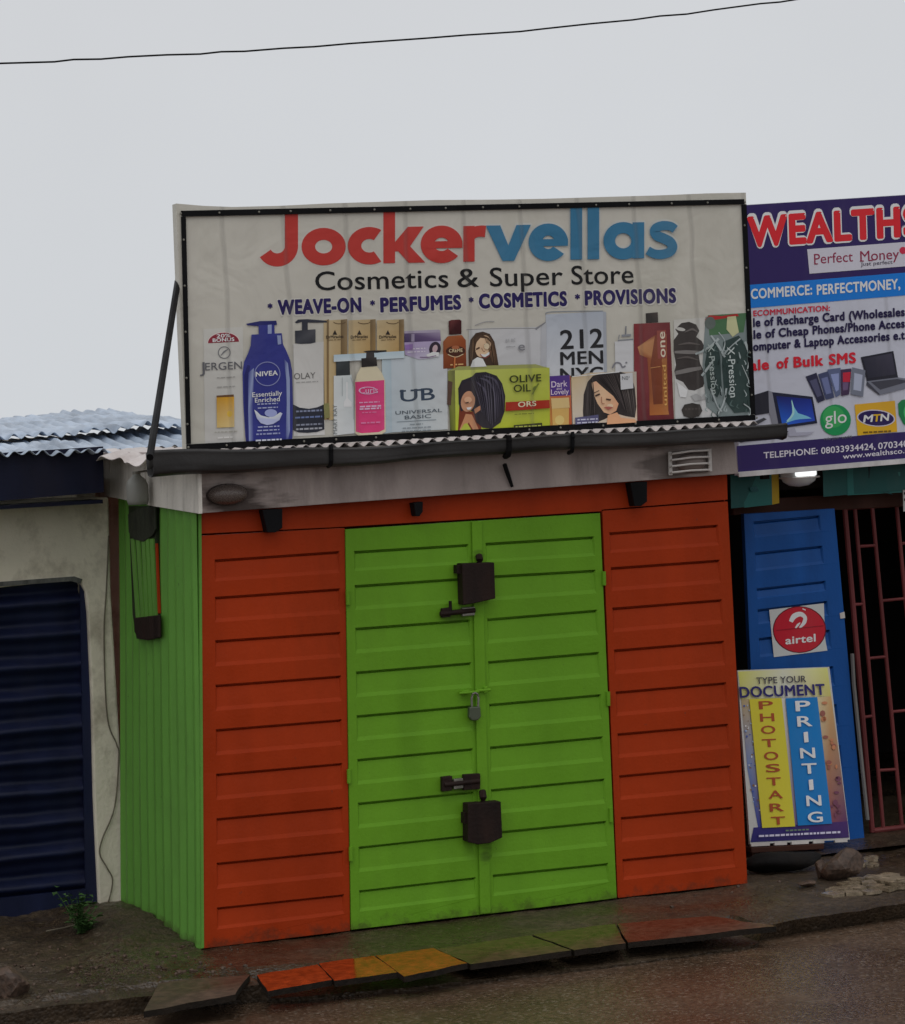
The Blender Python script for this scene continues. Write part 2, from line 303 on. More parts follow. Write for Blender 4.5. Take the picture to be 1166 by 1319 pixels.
def pocket_panel(mb, TL, TR, BR, BL, gl, gr, ml, mr, y0, depth, ph=.56, thick=.05):
    """pressed-steel panel: flush frame, recessed pockets with a sharp upper lip and a sloping sill"""
    def edge(a, b, v): t = (v - a[1]) / (b[1] - a[1]); return a[0] + (b[0] - a[0]) * t
    def pt(side, v, m, dy):
        u = edge(TL, BL, v) + m if side == 0 else edge(TR, BR, v) - m
        p = Y(u, v, y0); p[1] += dy; return p
    N = len(gl); step_l = (gl[-1] - gl[0]) / (N - 1); step_r = (gr[-1] - gr[0]) / (N - 1)
    q = mb.poly
    q([Y(*TL, y0), pt(0, gl[0], 0, 0), pt(0, gl[0], ml, 0), pt(1, gr[0], mr, 0), pt(1, gr[0], 0, 0), Y(*TR, y0)])
    for i in range(N):
        sl = (gl[i + 1] - gl[i]) if i < N - 1 else (BL[1] - gl[i]) * .92
        sr = (gr[i + 1] - gr[i]) if i < N - 1 else (BR[1] - gr[i]) * .92
        a, b = gl[i], gr[i]; a2, b2 = a + sl * ph, b + sr * ph
        na, nb = (gl[i + 1], gr[i + 1]) if i < N - 1 else (None, None)
        ha, hb = a2 - a, b2 - b
        def row(ta, tb, m_, d): return pt(0, a + ta, ml + m_, d), pt(1, b + tb, mr + m_, d)
        prof = [(0, 0, 0), (.4, .4, .030), (2.3, 1.0, .030), (3.6, 1.5, depth), (None, 1.8, depth * .45), ('e', 0, 0)]
        rows = [row(0, 0, 0, 0)]
        for t_, m_, d_ in prof[1:]:
            if t_ is None: rows.append(row(ha * .88, hb * .88, m_, d_))
            elif t_ == 'e': rows.append(row(ha, hb, 0, 0))
            else: rows.append(row(t_, t_, m_, d_))
        o = [rows[0][0], rows[0][1], rows[-1][1], rows[-1][0]]
        for (p0, p1), (p2, p3) in zip(rows, rows[1:]): q([p0, p1, p3, p2])
        q([r_[0] for r_ in rows]); q([r_[1] for r_ in rows][::-1])
        q([pt(0, a, 0, 0), o[0], o[3], pt(0, a2, 0, 0)]); q([o[1], pt(1, b, 0, 0), pt(1, b2, 0, 0), o[2]])
        if na: q([pt(0, a2, 0, 0), o[3], o[2], pt(1, b2, 0, 0), pt(1, nb, 0, 0), pt(1, nb, mr, 0), pt(0, na, ml, 0), pt(0, na, 0, 0)])
        else: q([pt(0, a2, 0, 0), o[3], o[2], pt(1, b2, 0, 0), Y(*BR, y0), Y(*BL, y0)])
    c = [Y(*k, y0) for k in (TL, TR, BR, BL)]; n = np.array([0, thick, 0])
    for i in range(4): q([c[i], c[(i + 1) % 4], c[(i + 1) % 4] + n, c[i] + n])
    q([k + n for k in c][::-1])
def grooves(a, b, c, z, n=9): return [a, b] + [c + (z - c) * i / (n - 3) for i in range(n - 2)]

# ================================================================== ground
def noise2(x, y, s=1.0):
    return (math.sin(x * 3.1 * s + 1.3 * math.sin(y * 2.3 * s)) + math.sin(y * 4.7 * s + 1.7 * math.sin(x * 3.9 * s + 1)) + .6 * math.sin((x + y) * 9.1 * s) + .5 * math.sin((x * 1.3 - y) * 13.7 * s)) / 3.1
def mat_ground(name, c1, c2, rough_lo, rough_hi, s_big, s_fine, bump, specks=None, bdist=.01, spec=.5):
    m = bpy.data.materials.new(name); m.use_nodes = True; t = m.node_tree; N = t.nodes.new; L = t.links.new; b = t.nodes['Principled BSDF']
    g = N('ShaderNodeTexCoord')
    n1 = N('ShaderNodeTexNoise'); n1.inputs['Scale'].default_value = s_big; n1.inputs['Detail'].default_value = 8; n1.inputs['Roughness'].default_value = .65; L(g.outputs['Object'], n1.inputs[0])
    n2 = N('ShaderNodeTexNoise'); n2.inputs['Scale'].default_value = s_fine; n2.inputs['Detail'].default_value = 5; L(g.outputs['Object'], n2.inputs[0])
    r = N('ShaderNodeMapRange'); r.inputs['From Min'].default_value = .35; r.inputs['From Max'].default_value = .65; L(n1.outputs[0], r.inputs['Value'])
    mx = N('ShaderNodeMix'); mx.data_type = 'RGBA'; L(r.outputs[0], mx.inputs['Factor']); mx.inputs['A'].default_value = (*c1, 1); mx.inputs['B'].default_value = (*c2, 1)
    col = mx.outputs['Result']
    r2 = N('ShaderNodeMapRange'); r2.inputs['From Min'].default_value = .35; r2.inputs['From Max'].default_value = .68; r2.inputs['To Min'].default_value = .65; r2.inputs['To Max'].default_value = 1.35; L(n2.outputs[0], r2.inputs['Value'])
    v = N('ShaderNodeVectorMath'); v.operation = 'SCALE'; L(col, v.inputs[0]); L(r2.outputs[0], v.inputs['Scale']); col = v.outputs[0]
    h = n2.outputs[0]
    if specks:
        vo = N('ShaderNodeTexVoronoi'); vo.inputs['Scale'].default_value = specks[0]; L(g.outputs['Object'], vo.inputs['Vector'])
        s3 = N('ShaderNodeSeparateColor'); L(vo.outputs['Color'], s3.inputs[0])
        r3 = N('ShaderNodeMapRange'); r3.inputs['From Min'].default_value = 1 - specks[2]; r3.inputs['From Max'].default_value = 1; L(s3.outputs[0], r3.inputs['Value'])
        m3 = N('ShaderNodeMix'); m3.data_type = 'RGBA'; L(r3.outputs[0], m3.inputs['Factor']); L(col, m3.inputs['A']); m3.inputs['B'].default_value = (*specks[1], 1); col = m3.outputs['Result']
        a = N('ShaderNodeMath'); a.operation = 'SUBTRACT'; L(h, a.inputs[0]); L(vo.outputs['Distance'], a.inputs[1]); h = a.outputs[0]
    L(col, b.inputs['Base Color'])
    rr = N('ShaderNodeMapRange'); rr.inputs['From Min'].default_value = .38; rr.inputs['From Max'].default_value = .62; rr.inputs['To Min'].default_value = rough_lo; rr.inputs['To Max'].default_value = rough_hi
    n4 = N('ShaderNodeTexNoise'); n4.inputs['Scale'].default_value = s_big * .7; n4.inputs['Detail'].default_value = 4; L(g.outputs['Object'], n4.inputs[0]); L(n4.outputs[0], rr.inputs['Value']); L(rr.outputs[0], b.inputs['Roughness'])
    bp = N('ShaderNodeBump'); bp.inputs['Strength'].default_value = bump; bp.inputs['Distance'].default_value = bdist; L(h, bp.inputs['Height']); L(bp.outputs[0], b.inputs['Normal'])
    b.inputs['Specular IOR Level'].default_value = spec
    return m
ASPHALT = mat_ground('wet_asphalt', (.075, .045, .027), (.115, .072, .045), .2, .4, 1.6, 40, .25, specks=(80, (.19, .145, .11), .16))
PAVE = mat_ground('wet_brown_paving', (.035, .023, .013), (.075, .052, .032), .2, .55, 2.2, 30, .6, specks=(60, (.10, .075, .055), .05))
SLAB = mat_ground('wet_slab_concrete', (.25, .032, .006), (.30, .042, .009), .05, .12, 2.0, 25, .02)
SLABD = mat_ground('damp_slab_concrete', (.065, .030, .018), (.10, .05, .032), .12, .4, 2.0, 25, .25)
EARTH = mat_ground('far_earth', (.07, .05, .035), (.10, .075, .05), .6, .9, .4, 5, .3)
STONE = mat_ground('brown_stone', (.05, .028, .018), (.105, .064, .042), .5, .8, 6, 40, .8)

g = MB(); g.poly([(-2500, -2500, -.26), (2500, -2500, -.26), (2500, 2500, -.26), (-2500, 2500, -.26)])
tag(g.build('ground', EARTH), None, None, kind='structure')
EDGE = [(-8, -.55), (-1.25, -.83), (-.2, -.86), (.1, -.96), (.85, -1.10), (1.7, -1.16), (2.40, -1.12), (2.5, -1.02), (3.2, -.93), (10, -.2)]
def edge_y(x):
    for (a, b), (c, d) in zip(EDGE, EDGE[1:]):
        if x <= c: return b + (d - b) * (x - a) / (c - a)
    return EDGE[-1][1]
ROADZ = -.105
r = MB(); nx = 240
def road_pt(s, t):
    x = -12 + 24 * s; y = -9 + (edge_y(x) + .12 + 9) * t
    return (x, y, ROADZ + .006 * noise2(x * .5, y * .7))
r.grid(road_pt, nx, 60)
tag(r.build('road', ASPHALT, smooth=True), None, None, kind='structure')
def pave_h(x, y):
    ye = edge_y(x); d = y - ye
    z = -.008 + .007 * noise2(x, y, 2.2) - .012 * max(0, 1 - d / .25)
    if -.02 < x < 2.45 and d < .36: z -= .07 * min(1, (.36 - d) / .14)                                   # bed of the drain the slabs lie on
    m = max(0, 1 - math.hypot((x + .22) / .35, (y - 1.0) / .75)); z += .07 * m  # heap of soil at the kiosk's corner
    if x < -.05 and y > -.7: z += .018 * noise2(x, y, 3.7) + .012
    if x > 3.0 and y > .2: z += .012 * noise2(x, y, 4.0)
    return z
p = MB()
nxp, nyp = 330, 90
def pv(s, t):
    x = -5 + 13 * s; ye = edge_y(x) + .012 * noise2(x, 0, 6); y = ye + (3.2 - ye) * t ** 1.4
    return (x, y, pave_h(x, y))
p.grid(pv, nxp, nyp)
def pk(s, t):
    x = -5 + 13 * s; ye = edge_y(x) + .012 * noise2(x, 0, 6)
    return (x, ye + (.13 if x > 2.4 else .05) * t + .01 * noise2(x, t, 9) * t, pave_h(x, ye) - .16 * t)
p.grid(pk, nxp, 3)
tag(p.build('pavement', PAVE, smooth=False, fix=True), None, None, kind='structure')

MUD = mat_paint('mud', (.012, .008, .005), .7, .4, 12, bump=.5)
SLABR = mat_ground('dry_slab_concrete', (.055, .034, .022), (.09, .055, .036), .4, .6, 2.5, 25, .4)
# slabs over the roadside drain
def slab(pts, zs, mat, label, th=.028):
    m = MB(); q = []
    for i in range(4):
        a, b = np.array(pts[i]), np.array(pts[(i + 1) % 4]); za, zb = zs[i], zs[(i + 1) % 4]
        for k in range(4):
            t = k / 4; uv = a + (b - a) * t + (np.array([random.uniform(-1.2, 1.2), random.uniform(-.7, .7)]) if k else 0)
            q.append(Z(uv[0], uv[1], za + (zb - za) * t))
    m.prism(q, (0, 0, -th)); o = m.build('concrete_slab', mat); o.data.materials.append(MUD)
    for f in o.data.polygons:
        if abs(f.normal.z) < .6: f.material_index = 1
    return tag(o, label, 'concrete slab', 'slabs laid over the roadside drain')
slab([(205, 1265), (322, 1256), (303, 1281), (185, 1303)], [.0, .015, .008, .0], SLABR, 'dull brown concrete slab left of the dark gap in the drain cover')
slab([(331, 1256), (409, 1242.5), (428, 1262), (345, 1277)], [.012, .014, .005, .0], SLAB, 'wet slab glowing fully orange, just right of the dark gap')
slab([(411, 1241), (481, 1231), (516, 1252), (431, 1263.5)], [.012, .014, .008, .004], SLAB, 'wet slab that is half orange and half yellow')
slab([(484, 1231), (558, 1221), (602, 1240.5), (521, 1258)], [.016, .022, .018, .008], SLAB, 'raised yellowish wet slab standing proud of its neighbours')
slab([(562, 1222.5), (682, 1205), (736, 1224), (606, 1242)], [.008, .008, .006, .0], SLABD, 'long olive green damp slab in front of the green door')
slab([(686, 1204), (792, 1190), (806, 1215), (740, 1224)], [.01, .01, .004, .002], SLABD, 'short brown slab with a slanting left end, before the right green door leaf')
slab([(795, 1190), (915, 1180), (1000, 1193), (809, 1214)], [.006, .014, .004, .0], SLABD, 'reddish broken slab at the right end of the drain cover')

# ================================================================== the kiosk
K = thing('market_kiosk', (1.45, .8, 0), 'small orange kiosk with closed green double door and green side wall', 'kiosk')
gl, gr_ = grooves(721, 769, 825, 1169), grooves(710, 758, 814, 1152)
m = MB(); pocket_panel(m, (258.5, 690), (444, 680), (451, 1199), (262, 1222), gl, gr_, 18, 7, 0, .011)
m.build('wall_panel', ORANGE, K, bevel=.002, weld=True)
m = MB(); pocket_panel(m, (776, 658), (937.5, 646), (963, 1138), (796, 1157), grooves(686, 731, 783, 1107), grooves(676, 721, 772, 1093), 8, 14, 0, .011)
m.build('wall_panel', ORANGE, K, bevel=.002, weld=True)
m = MB(); c = [Y(256, 640, .004), Y(936, 596, .004), Y(937.5, 643.5, .004), Y(775, 656.5, .004), Y(775, 658.5, .004), Y(443, 678.5, .004), Y(258, 687.5, .004)]
m.prism(c, (0, .05, 0)); m.build('lintel', ORANGE, K)
D1 = MB(); pocket_panel(D1, (445, 682), (611, 671), (622, 1178), (452.5, 1198), grooves(710, 754, 809, 1147), grooves(701, 744, 798, 1130), 11, 8, -.008, .011)
D1 = D1.build('door_leaf', GREEN, K, bevel=.002, weld=True)
D2 = MB(); pocket_panel(D2, (613, 671), (773, 661), (794.5, 1157), (624, 1178), grooves(699.5, 742, 797, 1127), grooves(691, 734, 785.5, 1112), 12, 9, -.008, .011)
D2 = D2.build('door_leaf', GREEN, K, bevel=.002, weld=True)
m = MB(); m.prism([Y(608, 672, -.022), Y(621, 671, -.022), Y(632.5, 1176, -.022), Y(619, 1178, -.022)], (0, .012, 0)); m.build('cover_strip', GREEN, D2, bevel=.003)
for (u, v, d) in ((448, 770, D1), (449.5, 1000, D1), (452, 1100, D1), (778, 745, D2), (787, 1050, D2), (783.5, 900, D2)):
    m = MB(); a = Y(u, v - 9, -.014); b = Y(u + .4, v + 9, -.014); m.tube([a, b], .011, 8); m.build('hinge', GREEN if d is D1 else GREEN, d)
# corrugated side walls and back
def corr(y, per=.145, a=.022):
    t = (y / per) % 1.0; return a * (max(0, min(1, 4 * t, (1 - t) * 4 - 1.2)) - .5)
m = MB()
m.grid(lambda s, t: ((lambda y, z: (.047 * (z - 1) - corr(y) - .012 + .004 * math.sin(z * 2.1 + y * 3) * 1, y, z))(.012 + 1.475 * s, -.005 + .006 * math.sin(s * 60) + 2.24 * t)), 200, 14)
SW = m.build('side_wall', GREENSIDE, K, solid=.004)
m = MB(); m.prism([Y(256.5, 650, -.004), Y(259.5, 650, -.004), Y(263, 1221, -.004), Y(259.5, 1222, -.004)], (0, .03, 0)); m.build('corner_trim', GREENSIDE, K)
m = MB(); m.grid(lambda s, t: (2.93 + corr(.02 + 1.45 * s), .05 + 1.44 * s, -.01 + 2.24 * t), 120, 2); m.build('side_wall', ORANGE, K, solid=.004)
m = MB(); m.box((.10, 1.495, -.02), (2.93, 1.52, 2.24)); m.build('back_wall', ORANGE, K)
# fascia boards
FY = -.075
lampL, lampR = Y(292, 637, FY) - wloc(K), Y(885, 597, FY) - wloc(K)
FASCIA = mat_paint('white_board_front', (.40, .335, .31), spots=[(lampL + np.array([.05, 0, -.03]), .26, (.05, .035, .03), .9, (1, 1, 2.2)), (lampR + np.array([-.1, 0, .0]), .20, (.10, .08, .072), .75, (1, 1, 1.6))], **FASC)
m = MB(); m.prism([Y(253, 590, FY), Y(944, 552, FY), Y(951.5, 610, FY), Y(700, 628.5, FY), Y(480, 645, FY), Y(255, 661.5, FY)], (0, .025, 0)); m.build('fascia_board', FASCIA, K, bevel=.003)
def side_board(pts, th, name, mat):
    m = MB(); m.prism([SO(u, v, .055) for u, v in pts], (th, 0, 0)); return m.build(name, mat, K, bevel=.003)
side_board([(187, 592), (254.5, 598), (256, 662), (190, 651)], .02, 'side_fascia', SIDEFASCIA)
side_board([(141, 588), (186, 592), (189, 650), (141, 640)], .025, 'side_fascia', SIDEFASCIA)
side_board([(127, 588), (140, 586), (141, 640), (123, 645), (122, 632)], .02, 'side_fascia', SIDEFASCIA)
# roof: corrugated sheet on the kiosk and the crumpled flashing along its left edge
def wav(x, per=.066, a=.011): return a * math.sin(2 * math.pi * x / per)
zr = Y(560, 567, -.2)[2]
m = MB()
m.grid(lambda s, t: (lambda x, y: (x, y + .006 * noise2(x, 1, 4) * (t < .01), zr + .004 * (y + .2) + wav(x) + .012 * noise2(x, y, 1.5) * .5))(-.04 + 3.05 * s, -.215 + 1.9 * t), 420, 14)
m.build('roof', ROOFW, K, smooth=True, solid=.003)
m = MB()
def flash(s, t):
    y = -.1 + 1.95 * s; x = .10 - .26 * t
    k = .018 * math.sin(y * 9 + 1.5 * math.sin(y * 4)) * (.3 + t) + .010 * math.sin(y * 23 + t * 4)
    return (x + .015 * math.sin(y * 11), y, zr + .016 + .004 * (y + .2) - .05 * t ** 1.6 + k * .8)
m.grid(flash, 60, 10); m.build('roof_flashing', ROOFW, K, solid=.004)
# gutter
GY = -.235
G = MB()
gp = [(.006, .006), (-.004, 0), (.0, -.012), (.004, -.052), (.014, -.072), (.06, -.082), (.12, -.076), (.128, -.004)]
GL_ = [(197, 582.5), (300, 582), (440, 577.5), (700, 563.5), (960, 549.5), (1014, 546.5)]
def gline(s):
    u = 197 + (1014 - 197) * s
    for (a, b), (c, d) in zip(GL_, GL_[1:]):
        if u <= c + 1e-6: return Y(u, b + (d - b) * (u - a) / (c - a), GY)
    return Y(1014, 546.5, GY)
ga, gb = gline(0), gline(1)
def gut(s, t):
    k = t * (len(gp) - 1); i = min(int(k), len(gp) - 2); f = k - i
    yy = gp[i][0] + (gp[i + 1][0] - gp[i][0]) * f; zz = gp[i][1] + (gp[i + 1][1] - gp[i][1]) * f
    b = gline(s); dent = .006 * math.sin(s * 21 + 2 * math.sin(s * 9)) * (1 if t < .5 else .3)
    return b + np.array([0, yy + dent, zz * lerp(1.45, .9, min(1, s / .4)) + .005 * math.sin(s * 13) + .003 * math.sin(s * 31)])
G.grid(gut, 80, 24)
for s in (0, 1):
    b = ga if s == 0 else gb
    G.poly([b + np.array([0, a, z]) for a, z in gp])
GUT = G.build('gutter', GUTTER, K, smooth=True, solid=.003)
for u in (426, 655, 737):
    b = gline((u - 197) / (1014 - 197))
    m = MB(); pts = [b + np.array([0, -.006, .02])] + [b + np.array([0, a - .006, z - .004]) for a, z in gp[1:6]]
    m.tube(pts, .011 if u != 655 else .015, 6); m.build('gutter_bracket', BLACK, GUT)
m = MB(); m.tube([Y(650, 598, -.11), Y(653, 607, -.1), Y(660, 627, -.09)], [.012, .012, .008], 6); m.build('hook', BLACK, K)
# rafter ends under the fascia
for (u0, v0, u1, v1) in ((338, 657, 364, 686), (533, 648, 545, 665), (812, 622, 834, 652)):
    m = MB(); q = [(u0, v0), (u1, v0 - 2), (u1, v1 - 6), (lerp(u0, u1, .65), v1), (lerp(u0, u1, .25), v1)]
    m.prism([Y(u, v, -.07) for u, v in q], (0, .066, 0)); m.build('rafter_end', BLACK, K, bevel=.003)
# lock boxes, bolts
def lockbox(q, tab, hasp, d):
    m = MB(); m.prism([Y(u, v, -.085) for u, v in q], (0, .076, 0)); b = m.build('lock_box', RUST, d, bevel=.004)
    m = MB(); m.prism([Y(u, v, -.06) for u, v in ((tab[0], tab[1]), (tab[2], tab[1]), (tab[2], tab[3]), (tab[0], tab[3]))], (0, .045, 0)); m.build('tab', RUST, b)
    m = MB(); a = Y((hasp[0] + hasp[2]) / 2, hasp[3], -.05); c = Y((hasp[0] + hasp[2]) / 2, hasp[1], -.03); m.tube([c, lerp(c, a, .5) + np.array([0, -.012, 0]), a], .018, 8); m.build('hasp', RUST, b)
lockbox([(595.4, 726), (637, 724.5), (638.6, 771), (612, 777), (597, 779.5)], (588.5, 728, 595, 739), (612, 716, 622, 727), D2)
lockbox([(603, 1035.5), (645.5, 1032.5), (647.5, 1079), (632, 1086), (616, 1088), (603, 1085)], (598, 1047, 603.5, 1061), (616, 1019, 627, 1036), D2)
def latch(parts, d):
    root = None
    for k, (kind, a, mat) in enumerate(parts):
        m = MB()
        if kind == 'bar': m.tube([Y(a[0], a[1], -.035), Y(a[2], a[3], -.035)], a[4], 8)
        else: m.prism([Y(u, v, -.04) for u, v in ((a[0], a[1]), (a[2], a[1] - 1.5), (a[2], a[3] - 1.5), (a[0], a[3]))], (0, .031, 0))
        o = m.build('bolt' if k == 0 else 'bolt_plate', mat, d if root is None else root, bevel=.003)
        if root is None: root = o
latch([('bar', (567, 791, 612, 786, .014), RUST), ('plate', (570, 784, 581, 796), RUST), ('bar', (580, 774, 580.5, 789, .009), RUST), ('plate', (596, 783, 612, 794), STEEL)], D1)
latch([('bar', (572, 1011, 618, 1006, .014), RUST), ('plate', (570, 1001, 583, 1020), RUST), ('plate', (585, 1004, 597, 1017), STEEL), ('plate', (598, 998, 619, 1018), RUST)], D1)
latch([('bar', (592, 893, 617, 891, .008), GREEN), ('plate', (596, 890, 605, 895), GREEN)], D1)
latch([('bar', (614, 890, 632, 888.5, .008), GREEN), ('plate', (624, 885, 629, 893), GREEN)], D2)
pl_ = thing('padlock', Y(612, 928, -.03), 'small dull metal padlock hanging at the middle of the green double door', 'padlock')
m = MB(); m.prism([Y(u, v, -.06) for u, v in ((605, 911), (619, 910), (620, 923), (616, 928), (608, 928.5), (604.5, 924))], (0, .03, 0)); m.build('body', mat_paint('padlock_metal', (.11, .13, .09), .35, .2, metallic=.6), pl_, bevel=.005)
m = MB(); m.tube([Y(608, 911, -.045), Y(607.5, 899, -.045), Y(609, 894, -.045), Y(612, 892.5, -.045), Y(615, 894, -.045), Y(616.5, 899, -.045), Y(616, 911, -.045)], .006, 8); m.build('shackle', STEEL, pl_)
# louvred vent in the side wall
SOOT_ = mat_paint('burnt_plastic', (.030, .034, .022), .7, .5, 9, dirt=(.006, .005, .005), dirt_amt=.9, dirt_scale=9, bump=.3)
def SV(u, v, d): return SO(u, v, .037 + d)
m = MB(); m.prism([SV(165.5, 652, 0), SV(200.5, 652, 0), SV(205, 822, 0), SV(176, 823, 0), SV(171, 792, 0)], (.02, 0, 0)); V = m.build('vent', mat_paint('sooty_green', (.018, .026, .010), .7, .4, dirt=(.012, .012, .01), dirt_amt=.8, dirt_scale=7), K)
m = MB(); m.prism([SV(164.5, 662, .012), SV(178, 655, .012), SV(199, 652, .012), SV(200, 682, .012), SV(196, 690, .012), SV(184, 698, .012), SV(172, 695, .012), SV(165.5, 686, .012)], (.012, 0, 0)); m.build('cowl', SOOT_, V, bevel=.004)
m = MB(); m.prism([SV(172, 796, .012), SV(205, 792, .012), SV(205.5, 821, .012), SV(190, 825, .012), SV(178, 823, .012), SV(173, 814, .012)], (.012, 0, 0)); m.build('cowl', RUST, V, bevel=.004)
for (a, b, mat) in ((168, 175, GREENSIDE), (175, 181.5, GREENSIDE), (182, 187, GREENSIDE), (187.5, 192.5, GREENSIDE), (193, 197.5, GREENSIDE)):
    m = MB(); w_ = 4.2; m.prism([SV(a, 694, .008), SV(a + w_, 694, .008), SV(b + w_, 798, .008), SV(b, 798, .008)], (.008, 0, 0)); m.build('slat', mat, V)
m = MB(); m.prism([SV(200, 700, .004), SV(201.3, 700, .004), SV(205, 790, .004), SV(203.2, 790, .004)], (.01, 0, 0)); m.build('slat', ORANGE, V)

# lamps fixed to the fascia
def mat_glass(name, col, tr, rough=.15):
    m = bpy.data.materials.new(name); m.use_nodes = True; b = m.node_tree.nodes['Principled BSDF']
    n = m.node_tree.nodes.new('ShaderNodeTexNoise'); n.inputs['Scale'].default_value = 25
    r_ = m.node_tree.nodes.new('ShaderNodeMapRange'); r_.inputs['To Min'].default_value = rough; r_.inputs['To Max'].default_value = rough + .25
    m.node_tree.links.new(n.outputs[0], r_.inputs['Value']); m.node_tree.links.new(r_.outputs[0], b.inputs['Roughness'])
    b.inputs['Base Color'].default_value = (*col, 1); b.inputs['Transmission Weight'].default_value = tr; b.inputs['IOR'].default_value = 1.4
    return m
GL_DARK = mat_glass('smoked_glass', (.16, .125, .11), .3); GL_DUSTY = mat_glass('dusty_glass', (.36, .36, .33), .4, .3)
def lens(c, rx, rz, dep, mat, name, parent):
    m = MB()
    m.grid(lambda s, t: (lambda th, ph: np.array(c) + np.array([rx * math.cos(ph) * math.sin(th), -dep * math.cos(th), rz * math.sin(ph) * math.sin(th)]))(t * math.pi / 2, s * 2 * math.pi), 24, 8)
    return m.build(name, mat, parent, smooth=True)
c = Y(292, 637, FY)
t = thing('wall_lamp', c, 'sooty oval glass lamp on the left end of the white fascia', 'lamp', 'bulkhead lamps on the fascia')
m = MB(); m.prism([c + np.array([.105 * math.cos(k / 12 * math.pi), -.014, .054 * math.sin(k / 12 * math.pi)]) for k in range(24)], (0, .012, 0)); m.build('base', mat_paint('sooty_base', (.06, .045, .04), .7, .4, 14), t)
lens(c + np.array([.0, -.018, 0]), .10, .05, .06, GL_DARK, 'lens', t)
c = Y(888, 596, FY)
t = thing('wall_lamp', c, 'rectangular lamp behind a white wire cage on the right end of the fascia', 'lamp', 'bulkhead lamps on the fascia')
m = MB(); m.prism([Y(863, 582, -.09), Y(913, 578, -.09), Y(914, 608, -.09), Y(864, 612, -.09)], (0, .013, 0)); m.build('base', mat_paint('lamp_base', (.16, .13, .12), .6), t, bevel=.004)
lens(c + np.array([0, -.016, 0]), .085, .05, .045, mat_paint('grimy_lens', (.2, .16, .145), .35, .2), 'lens', t)
WIRE = mat_paint('white_wire', (.62, .58, .55), .5)
for k in range(4):
    f = k / 3; m = MB(); m.tube([Y(862, 586 + 24 * f, -.10), Y(866, 584.5 + 24 * f, -.135), Y(890, 581 + 25 * f, -.15), Y(911, 580 + 25 * f, -.135), Y(915, 581 + 25 * f, -.10)], .0055, 6); m.build('cage_wire', WIRE, t)
for (u, a, b) in ((863, 582, 612), (914, 578, 607)):
    m = MB(); m.tube([Y(u, a, -.105), Y(u + 1, b, -.105)], .011, 8); m.build('cage_end', WIRE, t)
c = SO(178, 650, .125)
t = thing('jar_lamp', c, 'dusty clear jar shaped lamp hanging on the white side fascia', 'lamp')
m = MB(); h0 = np.linalg.norm(SO(178, 610, .125) - SO(178, 650, .125))
m.lathe([(.0, 0), (.05, 0), (.056, .02), (.056, h0 * .62), (.046, h0 * .8), (.022, h0 * .93), (.018, h0 * 1.02)], c, n=16); m.build('jar', GL_DUSTY, t, smooth=True)
m = MB(); m.lathe([(.0, h0 * 1.07), (.021, h0 * 1.07), (.021, h0 * .98), (.0, h0 * .98)], c, n=12); m.build('cap', STEEL, t)
m = MB(); m.tube([c + np.array([.01, 0, h0 * 1.05]), c + np.array([.09, .02, h0 * 1.08])], .006, 6); m.build('arm', STEEL, t)
m = MB(); m.lathe([(.0, .02), (.012, .02), (.016, h0 * .5), (.008, h0 * .9)], c, n=8); m.build('bulb', mat_paint('bulb_white', (.6, .58, .52), .5), t)

# ================================================================== the main sign
SY = -.10
SG = thing('shop_sign', (1.5, SY + .04, 2.44), 'wide pale cosmetics shop sign with red and blue title standing on the kiosk roof', 'sign')
def M(u, v, d=0.0): return Y(u, v, SY - d)
m = MB(); top = [(227, 262), (262, 265), (300, 266.5), (360, 265), (420, 262), (500, 259.5), (560, 257.5), (640, 257), (700, 256), (780, 253.5), (850, 251.5), (910, 249), (961, 248)]
m.prism([M(u, v) for u, v in top] + [M(966, 390), M(972.5, 541), M(600, 561), M(240, 581), M(233, 420)], (0, .07, 0)); m.build('canvas', CANVAS, SG)
m = MB()
def bar(a, b, c, d): m.prism([M(*a, .004), M(*b, .004), M(*c, .004), M(*d, .004)], (0, -.008, 0))
bar((233, 271.5), (958, 256.5), (958.5, 263), (234, 279)); bar((233, 279.4), (239, 279.2), (245.6, 571.6), (240, 572)); bar((955, 263.4), (961, 263.2), (972.5, 533.6), (966.5, 534)); bar((240, 572.4), (972.3, 534.2), (972.8, 541.2), (240.3, 581))
m.build('frame', BLACK, SG)
rng = random.Random(3); first = None; SP = []
for k in range(16):
    t = k / 15
    for (a, b) in (((236, 275), (957, 260)), ((242, 576), (970, 538))):
        q = M(lerp(a[0], b[0], t) + rng.uniform(-6, 6), lerp(a[1], b[1], t), .012); SP.append(q)
for k in range(5):
    t = (k + .5) / 5
    for (a, b) in (((236, 279), (242, 576)), ((958, 263), (969.5, 536))):
        q = M(lerp(a[0], b[0], t), lerp(a[1], b[1], t), .012); SP.append(q)
m = MB(); m.lathe([(.006, 0), (.005, .004), (0, .005)], SP[0], (0, -1, 0), 8); first = m.build('screw', STEEL, SG)
for q in SP[1:]:
    c = first.copy(); link(c); c.location = tuple(q - SP[0])
# braces behind
bt = Y(229, 362, SY + .09); d = ray(193, 589); k = (2.43 - CAM[2]) / d[2]; bb = CAM + d * k
m = MB(); m.tube([bt, bb], .016, 8); m.build('brace', BLACK, SG)
for x in (1.0, 2.0, 3.0):
    m = MB(); m.tube([(x, SY + .09, 3.25), (x - .02, 1.0, zr + .04)], .016, 8); m.build('brace', BLACK, SG)
for x in (.02, 1.0, 2.0, 3.0):
    m = MB(); m.box((x - .018, SY + .072, zr), (x + .018, SY + .108, 3.55)); m.build('upright', BLACK, SG)

